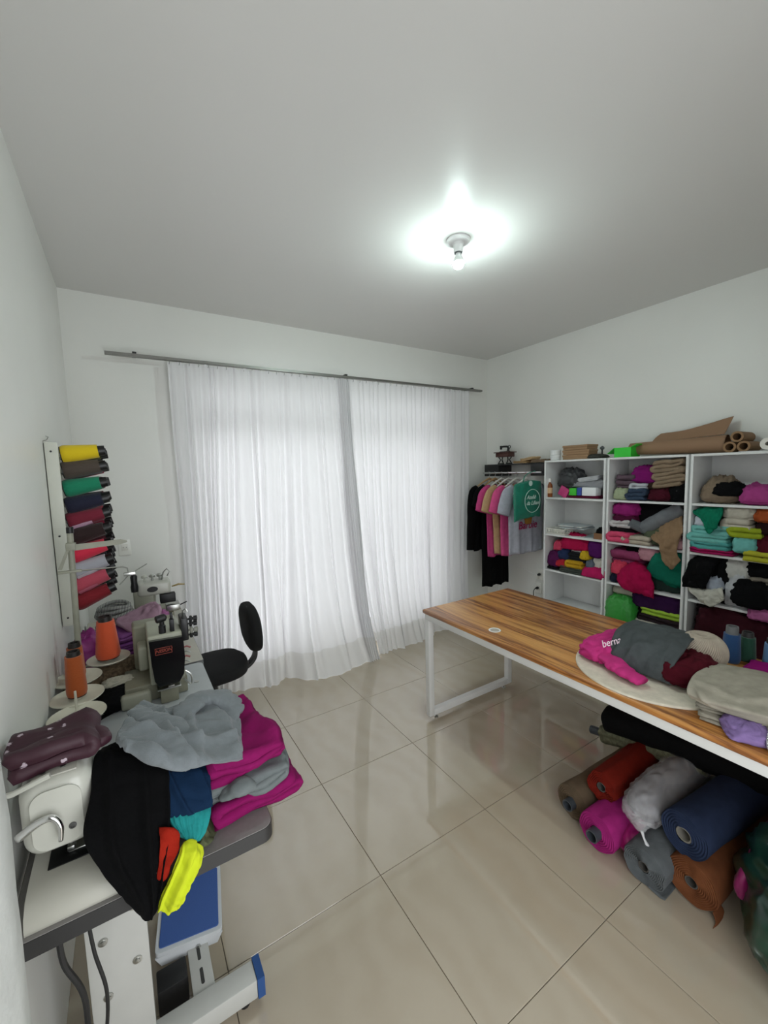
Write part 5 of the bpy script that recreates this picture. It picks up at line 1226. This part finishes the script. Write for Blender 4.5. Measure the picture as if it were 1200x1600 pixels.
# ---- things between the machines
def box_y(px, py, Y): return PY(px, py, Y)
soft('plastic_bag', lump_geo((-.195, 2.285, TOPZ+.001), (.13, .15, .20), (0, 0, .2), .8, .8, .12, 2.2, 81, 44, 30), satin('a5298c'), 'magenta plastic bag standing behind the thread stand', 'bag')
thread_cone((-.12, 2.39, TOPZ+.0005), (0, 0, 1), .17, .036, .024, thread('7e1a24'), KCORE, 'dark red thread cone standing behind the magenta bag', None, .03)
fabric_roll('small floral fabric roll lying behind the spool plates', (-.245, 2.02, TOPZ+.052), (-.03, 2.165, TOPZ+.052), .050, .012, mat('floral_print', '6b5a44', .85, var=.6, vscale=90, bump=.3, bscale=200), None, 0, seed=19, grp=None)
soft('cloth_bundle', lump_geo((-.085, 1.94, TOPZ+.001), (.17, .19, .065), (0, 0, .3), .7, .6, .15, 2.3, 83), cloth('121214'), 'black cloth beside the black faced machine', 'cloth')
soft('cloth_bundle', lump_geo((-.085, 1.965, TOPZ+.0662), (.11, .05, .022), (0, 0, .25), .8, .6, .3, 2.6, 84), cloth('d9d5c2'), 'white rag on the black cloth beside the machine', 'cloth')
for k, (cx, cy, cz, sx, sy, sz, rz_2, cc, lb) in enumerate(((.00, 2.47, 0, .26, .22, .045, .2, '7d3f86', 'lowest purple folded shirt of the stack behind the machine'), (-.005, 2.47, .046, .25, .21, .045, .1, '8a4d96', 'middle purple folded shirt of the stack behind the machine'), (.0, 2.48, .092, .24, .2, .04, .25, '9a5aa0', 'top purple folded shirt of the stack behind the machine'))):
    soft('folded_garment', fold_geo((cx, cy, TOPZ+.001+cz), (sx, sy, sz), 3, (0, 0, rz_2), .007, 85+k), cloth(cc), lb, 'clothes', 'purple shirts behind the machine')
g_ = [[V(-.08, 2.60, .90), V(.03, 2.60, .935), V(.10, 2.60, .95)], [V(-.09, 2.50, .91), V(.02, 2.50, .945), V(.10, 2.49, .985)], [V(-.06, 2.42, .90), V(.03, 2.40, .925), V(.115, 2.41, .975)], [V(.0, 2.355, .87), V(.05, 2.35, .84), V(.10, 2.36, .90)], [V(.04, 2.345, .85), V(.055, 2.343, .80), V(.08, 2.352, .86)]]
soft('draped_garment', sheet_geo(g_, 36, 40, .022, .008, 11, 91), cloth('c7a0b6'), 'pale pink garment thrown over the purple stack', 'clothes')
soft('cloth_bundle', lump_geo((.125, 2.47, TOPZ+.001), (.09, .13, .19), (0, 0, .1), .8, .7, .15, 2.4, 92), cloth('c77fb4'), 'pink cloth at the machine side of the purple stack', 'clothes')
cc_ = root('cable_coil', 'coiled black and white striped cable on the far table', 'cable', (-.10, 2.72, TOPZ))
STR = mat('striped_cable', '3a3a3a', .6)
nt = STR.node_tree; w_ = nt.nodes.new('ShaderNodeTexWave'); w_.inputs['Scale'].default_value = 45; tc_ = nt.nodes.new('ShaderNodeTexCoord'); rr_ = nt.nodes.new('ShaderNodeValToRGB')
rr_.color_ramp.elements[0].color = (.01, .01, .01, 1); rr_.color_ramp.elements[1].color = (.5, .5, .48, 1); nt.links.new(tc_.outputs['Object'], w_.inputs['Vector']); nt.links.new(w_.outputs['Fac'], rr_.inputs[0]); nt.links.new(rr_.outputs[0], nt.nodes['Principled BSDF'].inputs['Base Color'])
for k in range(6):
    rad = .085-.006*(k % 3); MB().tube([(-.10+rad*math.cos(a), 2.72+rad*math.sin(a), TOPZ+.09+.021*k+.006*math.sin(a*2+k)) for a in [2*math.pi*q/36 for q in range(37)]], .0105, 8, False).out('loop', STR, cc_, 180)
MB().lathe([(0, 0), (.095, 0), (.10, .008), (.095, .078), (.06, .079), (.055, .01), (0, .01)], 28, Matrix.Translation((-.10, 2.72, TOPZ+.0005))).out('holder', plastic('2b2b2c', .5), cc_)

# ---- far sewing machine
m3 = root('sewing_machine', 'small white overlock machine at the far end by the curtain', 'sewing machine', (.1, 2.85, TOPZ), 'industrial sewing machines')
MB().bbox((.0, 2.76, TOPZ+.001), (.20, 3.0, TOPZ+.09), .01, 3).out('base', PG2, m3, 50)
MB().bbox((-.005, 2.80, TOPZ+.0905), (.11, 3.0, 1.00), .015, 3).out('body', PG, m3, 50)
MB().bbox((.02, 2.775, .955), (.195, 2.90, 1.035), .018, 4).out('head', WHE, m3, 50)
MB().lathe([(0, 0), (.022, 0), (.022, .002), (0, .002)], 24, along((.095, 2.7749, .995), (0, -1, 0)) @ Matrix.Diagonal((1.3, .75, 1, 1))).out('oval_badge', BLACK, m3, 0)
MB().lathe([(.018, 0), (.020, .03), (.016, .05), (.018, .09), (.012, .10), (0, .10)], 16, Matrix.Translation((.005, 2.76, 1.0))).out('black_post', BLACK, m3)
for k in range(3): MB().lathe([(.006, 0), (.006, .02), (.016, .021), (.018, .03), (.012, .038), (0, .04)], 16, Matrix.Translation((.06+.04*k, 2.84, 1.0352))).out('tension_knob', (METAL if k else WHE), m3)
MB().tube([(.15, 2.83, 1.035), (.16, 2.82, 1.08), (.18, 2.82, 1.10), (.195, 2.82, 1.08), (.18, 2.82, 1.055)], .004, 8).out('thread_hook', METAL, m3, 180)
MB().bbox((.13, 2.77, .90), (.215, 2.82, .9549), .006).out('needle_block', BLACK, m3)
MB().bbox((.16, 2.755, .85), (.235, 2.86, .885), .004).out('cloth_plate', METAL, m3)
MB().prism([(.17, TOPZ+.0905), (.225, TOPZ+.0905), (.235, .8495), (.16, .8495)], 2.78, 2.84, 'y').out('front_cover', mat('ochre_cover', '8a7350', .5), m3)
MB().tube([(.20, 2.80, .99), (.235, 2.79, 1.0), (.27, 2.79, .995)], [.004, .006, .004], 8).out('lever', mat('ochre_lever', 'a38f5a', .4), m3, 180)
MB().tube([(.215, 2.80, .86), (.25, 2.79, .875), (.275, 2.785, .885)], .004, 6).out('finger_lever', BLACK, m3, 180)

# ---- chair
SEATM = mat('black_upholstery', '070708', .9, bump=.3, bscale=300)
chx, chy = .395, 2.72
chr_ = root('office_chair', 'black swivel chair without armrests, facing the sewing tables', 'chair', (chx, chy, 0))
MB().add(*lump_geo((chx-.01, chy, .405), (.42, .42, .085), (0, -.03, 0), .45, .75, .01, 1.5, 3, 48, 20, flat=.7)).out('seat', SEATM, chr_, 180)
MB().add(*lump_geo((0, 0, 0), (.30, .37, .085), (0, 0, 0), .55, .75, .01, 1.5, 4, 48, 20, flat=.5), Matrix.Translation((.645, chy, .665)) @ Matrix.Rotation(-math.pi/2-.06, 4, 'Y') @ Matrix.Translation((0, 0, -.03))).out('backrest', SEATM, chr_, 180)
vs = []; fs = []
bp_ = spline([(chx+.10, chy, .395), (chx+.16, chy, .392), (chx+.215, chy, .41), (chx+.255, chy, .455), (chx+.262, chy, .52), (chx+.262, chy, .64)], 24)
for k, p in enumerate(bp_):
    t = (bp_[min(k+1, 23)]-bp_[max(k-1, 0)]).normalized(); n_ = Vector((t.z, 0, -t.x))
    for a, b in ((-.03, -.009), (.03, -.009), (.03, .009), (-.03, .009)): vs.append(p+Vector((0, a, 0))+n_*b)
for k in range(23):
    for q in range(4): q2 = (q+1) % 4; fs.append((k*4+q, k*4+q2, k*4+4+q2, k*4+4+q))
fs += [(0, 1, 2, 3), (95, 94, 93, 92)]
MB().add(vs, fs).out('back_support', BLACK, chr_, 40)
MB().bbox((chx-.09, chy-.07, .375), (chx+.11, chy+.07, .404), .006).out('seat_plate', BLACK, chr_)
MB().lathe([(.024, .10), (.024, .26), (.016, .262), (.016, .376)], 20, Matrix.Translation((chx, chy, 0))).out('gas_lift', BLACK, chr_)
MB().lathe([(.0, .075), (.045, .075), (.05, .085), (.048, .115), (.03, .125), (.025, .125)], 24, Matrix.Translation((chx, chy, 0))).out('hub', BLACK, chr_)
for k in range(5):
    a = math.radians(-20+72*k); c, s = math.cos(a), math.sin(a)
    lg = MB().tube([(chx+.04*c, chy+.04*s, .10), (chx+.14*c, chy+.14*s, .095), (chx+.235*c, chy+.235*s, .075), (chx+.25*c, chy+.25*s, .066)], [.022, .02, .016, .014], 10).out('leg', BLACK, chr_)
    ctr = Vector((chx+.25*c, chy+.25*s, .026))
    for sd in (-1, 1):
        o_ = ctr+Vector((-s, c, 0))*(sd*.006)
        MB().lathe([(0, 0), (.022, .0), (.026, .004), (.026, .014), (.02, .018), (0, .018)], 20, along(o_, Vector((-s, c, 0))*sd)).out('caster', BLACK, lg)
    MB().cyl(ctr+Vector((0, 0, .02)), ctr+Vector((0, 0, .042)), .007).out('caster_stem', METAL, lg)

# ================================================================== HEAP OF CLOTHES ON THE NEAR TABLE
G = 'heap of clothes on the near table'
def pz(*rows): return [[PY(x, y, Y) for x, y, Y in r] for r in rows]
MG = cloth('a3146f'); GYC = cloth('7c8283')
soft('folded_garment', fold_geo((.232, 1.195, TOPZ+.001), (.235, .29, .056), 3, (0, 0, .10), .010, 201, 22), cloth('8f145f'), 'lowest magenta sweatshirt of the folded stack', 'clothes', G)
soft('folded_garment', fold_geo((.222, 1.20, TOPZ+.060), (.225, .27, .045), 3, (0, 0, .02), .012, 202, 22), GYC, 'grey sweatshirt folded between two magenta ones', 'clothes', G)
MB_ = soft('folded_garment', fold_geo((.208, 1.225, TOPZ+.110), (.215, .30, .052), 3, (0, 0, .14), .013, 203, 22), cloth('951762'), 'uppermost magenta sweatshirt of the folded stack', 'clothes', G)
soft('garment_cuff', sweep_geo([(.150, 1.075, .835), (.170, 1.055, .850), (.205, 1.048, .858), (.225, 1.052, .84)], [.018, .026, .026, .018], .6, .25, 18, 220, n=24, m=30), GYC, 'bunched grey cuff hanging from the folded grey sweatshirt', 'clothes', G)
soft('cloth_bundle', lump_geo((.315, 1.275, TOPZ-.03), (.09, .12, .045), (0, 0, .3), .7, .7, .25, 2.4, 204), cloth('0e0e10'), 'small black cloth poking out behind the magenta stack', 'clothes', G)
soft('cloth_bundle', lump_geo((.00, 1.21, TOPZ+.001), (.22, .22, .15), (0, 0, .1), .6, .6, .08, 2.0, 205), cloth('171a20'), 'dark bundle in the middle of the heap under the grey hoodie', 'clothes', G)
# black garment hanging over the front edge
bl = pz([(160, 1172, 1.20), (195, 1160, 1.20), (240, 1166, 1.16), (262, 1176, 1.13)], [(146, 1190, 1.13), (190, 1186, 1.12), (242, 1192, 1.09), (266, 1200, 1.08)], [(142, 1240, 1.075), (190, 1236, 1.06), (245, 1240, 1.045), (268, 1246, 1.045)],
        [(131, 1312, 1.015), (188, 1318, 1.005), (246, 1308, 1.005), (270, 1300, 1.01)], [(172, 1378, .983), (210, 1380, .975), (245, 1368, .975), (268, 1345, .98)], [(192, 1396, .975), (222, 1408, .966), (243, 1402, .966), (262, 1372, .970)], [(222, 1416, .970), (230, 1434, .964), (238, 1428, .964), (252, 1396, .968)])
soft('draped_garment', sheet_geo(bl, 60, 76, .016, .005, 9, 206, [(.2, .1, .35, .9, .012, .06), (.55, .15, .6, .95, .014, .06), (.85, .2, .75, .9, .012, .05)]), cloth('040405'), 'black garment hanging over the front edge of the near table', 'clothes', G)
nv_ = pz([(244, 1172, 1.14), (285, 1180, 1.12), (322, 1192, 1.11)], [(250, 1210, 1.075), (290, 1212, 1.065), (326, 1215, 1.07)], [(256, 1255, 1.035), (292, 1252, 1.028), (330, 1250, 1.035)], [(262, 1286, 1.02), (292, 1274, 1.018), (332, 1258, 1.03)])
soft('draped_garment', sheet_geo(nv_, 50, 56, .014, .004, 9, 207, [(.1, .2, .6, .95, .010, .07), (.6, .1, .95, .7, .010, .07)]), cloth('102a48'), 'dark navy blue garment under the grey hoodie', 'clothes', G)
tq = pz([(262, 1268, 1.035), (295, 1260, 1.03), (329, 1254, 1.045)], [(266, 1288, 1.012), (296, 1282, 1.008), (328, 1276, 1.02)], [(276, 1300, .998), (298, 1304, .992), (320, 1300, 1.005)], [(282, 1308, .99), (298, 1316, .985), (312, 1314, .99)])
soft('draped_garment', sheet_geo(tq, 50, 44, .010, .003, 14, 208, [(k*.13+.05, .1, k*.11+.1, .95, .006, .035) for k in range(7)]), cloth('2a9a98'), 'turquoise garment end below the navy one', 'clothes', G)
rd = pz([(252, 1292, 1.01), (264, 1292, 1.0), (278, 1302, 1.0)], [(250, 1325, .985), (263, 1328, .978), (280, 1326, .976)], [(248, 1360, .972), (258, 1358, .964), (268, 1350, .964)], [(248, 1384, .968), (254, 1376, .964), (258, 1366, .965)])
soft('draped_garment', sheet_geo(rd, 24, 34, .010, .006, 14, 209), cloth('a82413'), 'red garment strip beside the yellow sleeve', 'clothes', G)
ol = pz([(318, 1268, 1.10), (332, 1270, 1.11), (345, 1282, 1.12)], [(312, 1300, 1.03), (325, 1305, 1.035), (334, 1305, 1.05)], [(312, 1318, 1.005), (320, 1322, 1.005), (326, 1320, 1.015)])
soft('draped_garment', sheet_geo(ol, 22, 26, .016, .006, 14, 210), cloth('5c6247'), 'olive cloth beside the turquoise one', 'clothes', G)
yw = pz([(288, 1320, .985), (300, 1312, .980), (316, 1332, .985)], [(280, 1335, .968), (297, 1335, .958), (315, 1342, .968)], [(270, 1362, .962), (287, 1364, .950), (304, 1366, .962)], [(256, 1390, .962), (274, 1394, .950), (292, 1392, .962)], [(252, 1404, .966), (268, 1413, .957), (284, 1410, .966)], [(258, 1406, .972), (270, 1416, .968), (280, 1412, .972)])
YEL = creased(mat('neon_yellow_cloth', 'bfcb12', .85, bump=.3, bscale=260), 14, .008, .8)
soft('sleeve_end', sheet_geo(yw, 50, 60, .012, .004, 18, 211, [(.25, .15, .2, .9, .010, .07), (.55, .1, .5, .85, .012, .08), (.8, .2, .75, .8, .008, .06), (.05, .82, .95, .86, .006, .03)]), YEL, 'neon yellow sleeve hanging over the front edge of the near table', 'clothes', G)
hd_ = pz([(222, 1098, 1.42), (262, 1112, 1.38), (300, 1096, 1.38), (345, 1086, 1.38)], [(205, 1114, 1.34), (255, 1124, 1.30), (300, 1110, 1.31), (362, 1098, 1.32)], [(190, 1138, 1.22), (245, 1142, 1.20), (300, 1134, 1.21), (372, 1122, 1.25)], [(180, 1158, 1.13), (240, 1162, 1.11), (305, 1164, 1.11), (376, 1152, 1.16)], [(192, 1168, 1.085), (250, 1180, 1.055), (308, 1187, 1.045), (378, 1176, 1.085)], [(204, 1172, 1.08), (255, 1186, 1.048), (312, 1194, 1.036), (379, 1188, 1.065)])
ho = root('hoodie', 'crumpled grey hoodie on top of the heap on the near table', 'clothes', (.08, 1.22, TOPZ+.2), G); GH = creased(mat('grey_fleece', '72787b', .95, bump=.6, bscale=350, var=.08, vscale=60, sheen=.2), 7, .010, .7)
MB().add(*sheet_geo(hd_, 90, 90, .016, .010, 7, 212, [(.05, .75, .55, .95, .018, .07), (.0, .35, .45, .62, .020, .07), (.35, .25, .62, .85, .022, .08), (.62, .15, .70, .75, .018, .06), (.80, .2, .95, .8, .016, .06), (.2, .1, .5, .35, .018, .06), (.45, .55, .95, .62, .016, .05), (.1, .55, .35, .5, .014, .04)])).out('body', GH, ho, 180)
hp = [PY(296, 1152, 1.19), PY(288, 1122, 1.26), PY(312, 1100, 1.32), PY(346, 1096, 1.32), PY(362, 1114, 1.28), PY(356, 1137, 1.23)]
MB().add(*sweep_geo([p+Vector((0, -.008, .018)) for p in hp], [.018, .030, .036, .036, .030, .016], .38, .30, 16, 213, n=30, m=56)).out('hood', GH, ho, 180)
sp_ = [PY(210, 1118, 1.33), PY(238, 1132, 1.26), PY(268, 1142, 1.21), PY(294, 1162, 1.15)]
MB().add(*sweep_geo([p+Vector((0, -.012, .022)) for p in sp_], [.02, .03, .03, .022], .4, .22, 16, 214, n=30, m=50)).out('sleeve', GH, ho, 180)
# purple flowered cloth over the machine arm
pu = root('folded_garment', 'purple flowered cloth lying on the white machine arm', 'clothes', (-.17, 1.155, 1.0275))
PUM = mat('purple_flowered', '47203a', .6, bump=.2, bscale=150)
nt = PUM.node_tree; vo = nt.nodes.new('ShaderNodeTexVoronoi'); vo.inputs['Scale'].default_value = 27; tc_ = nt.nodes.new('ShaderNodeTexCoord'); nt.links.new(tc_.outputs['Object'], vo.inputs['Vector'])
nn = nt.nodes.new('ShaderNodeTexNoise'); nn.inputs['Scale'].default_value = 160; nt.links.new(tc_.outputs['Object'], nn.inputs['Vector'])
ad = nt.nodes.new('ShaderNodeMath'); ad.operation = 'MULTIPLY_ADD'; ad.inputs[1].default_value = .35; nt.links.new(nn.outputs['Fac'], ad.inputs[0]); nt.links.new(vo.outputs['Distance'], ad.inputs[2])
r4 = nt.nodes.new('ShaderNodeValToRGB'); r4.color_ramp.elements[0].position = .31; r4.color_ramp.elements[0].color = lin('b9a9b3'); r4.color_ramp.elements[1].position = .335; r4.color_ramp.elements[1].color = lin('34101f')
nt.links.new(ad.outputs[0], r4.inputs[0]); nt.links.new(r4.outputs[0], nt.nodes['Principled BSDF'].inputs['Base Color'])
MB().add(*fold_geo((-.180, 1.155, 1.0275), (.165, .12, .055), 2, (0, -.05, .04), .007, 215, 16)).out('folded_body', PUM, pu, 180)
MB().add(*sweep_geo([(-.125, 1.17, 1.055), (-.10, 1.15, 1.050), (-.088, 1.12, 1.045)], [.03, .028, .02], .6, .1, 12, 216)).out('gathered_end', PUM, pu, 180)
soft('cloth_bundle', lump_geo((-.07, 1.135, TOPZ+.0515), (.06, .06, .03), (0, 0, .3), .8, .7, .2, 2.5, 217), cloth('a58790'), 'pale pink cloth scrap under the white machine head', 'cloth')
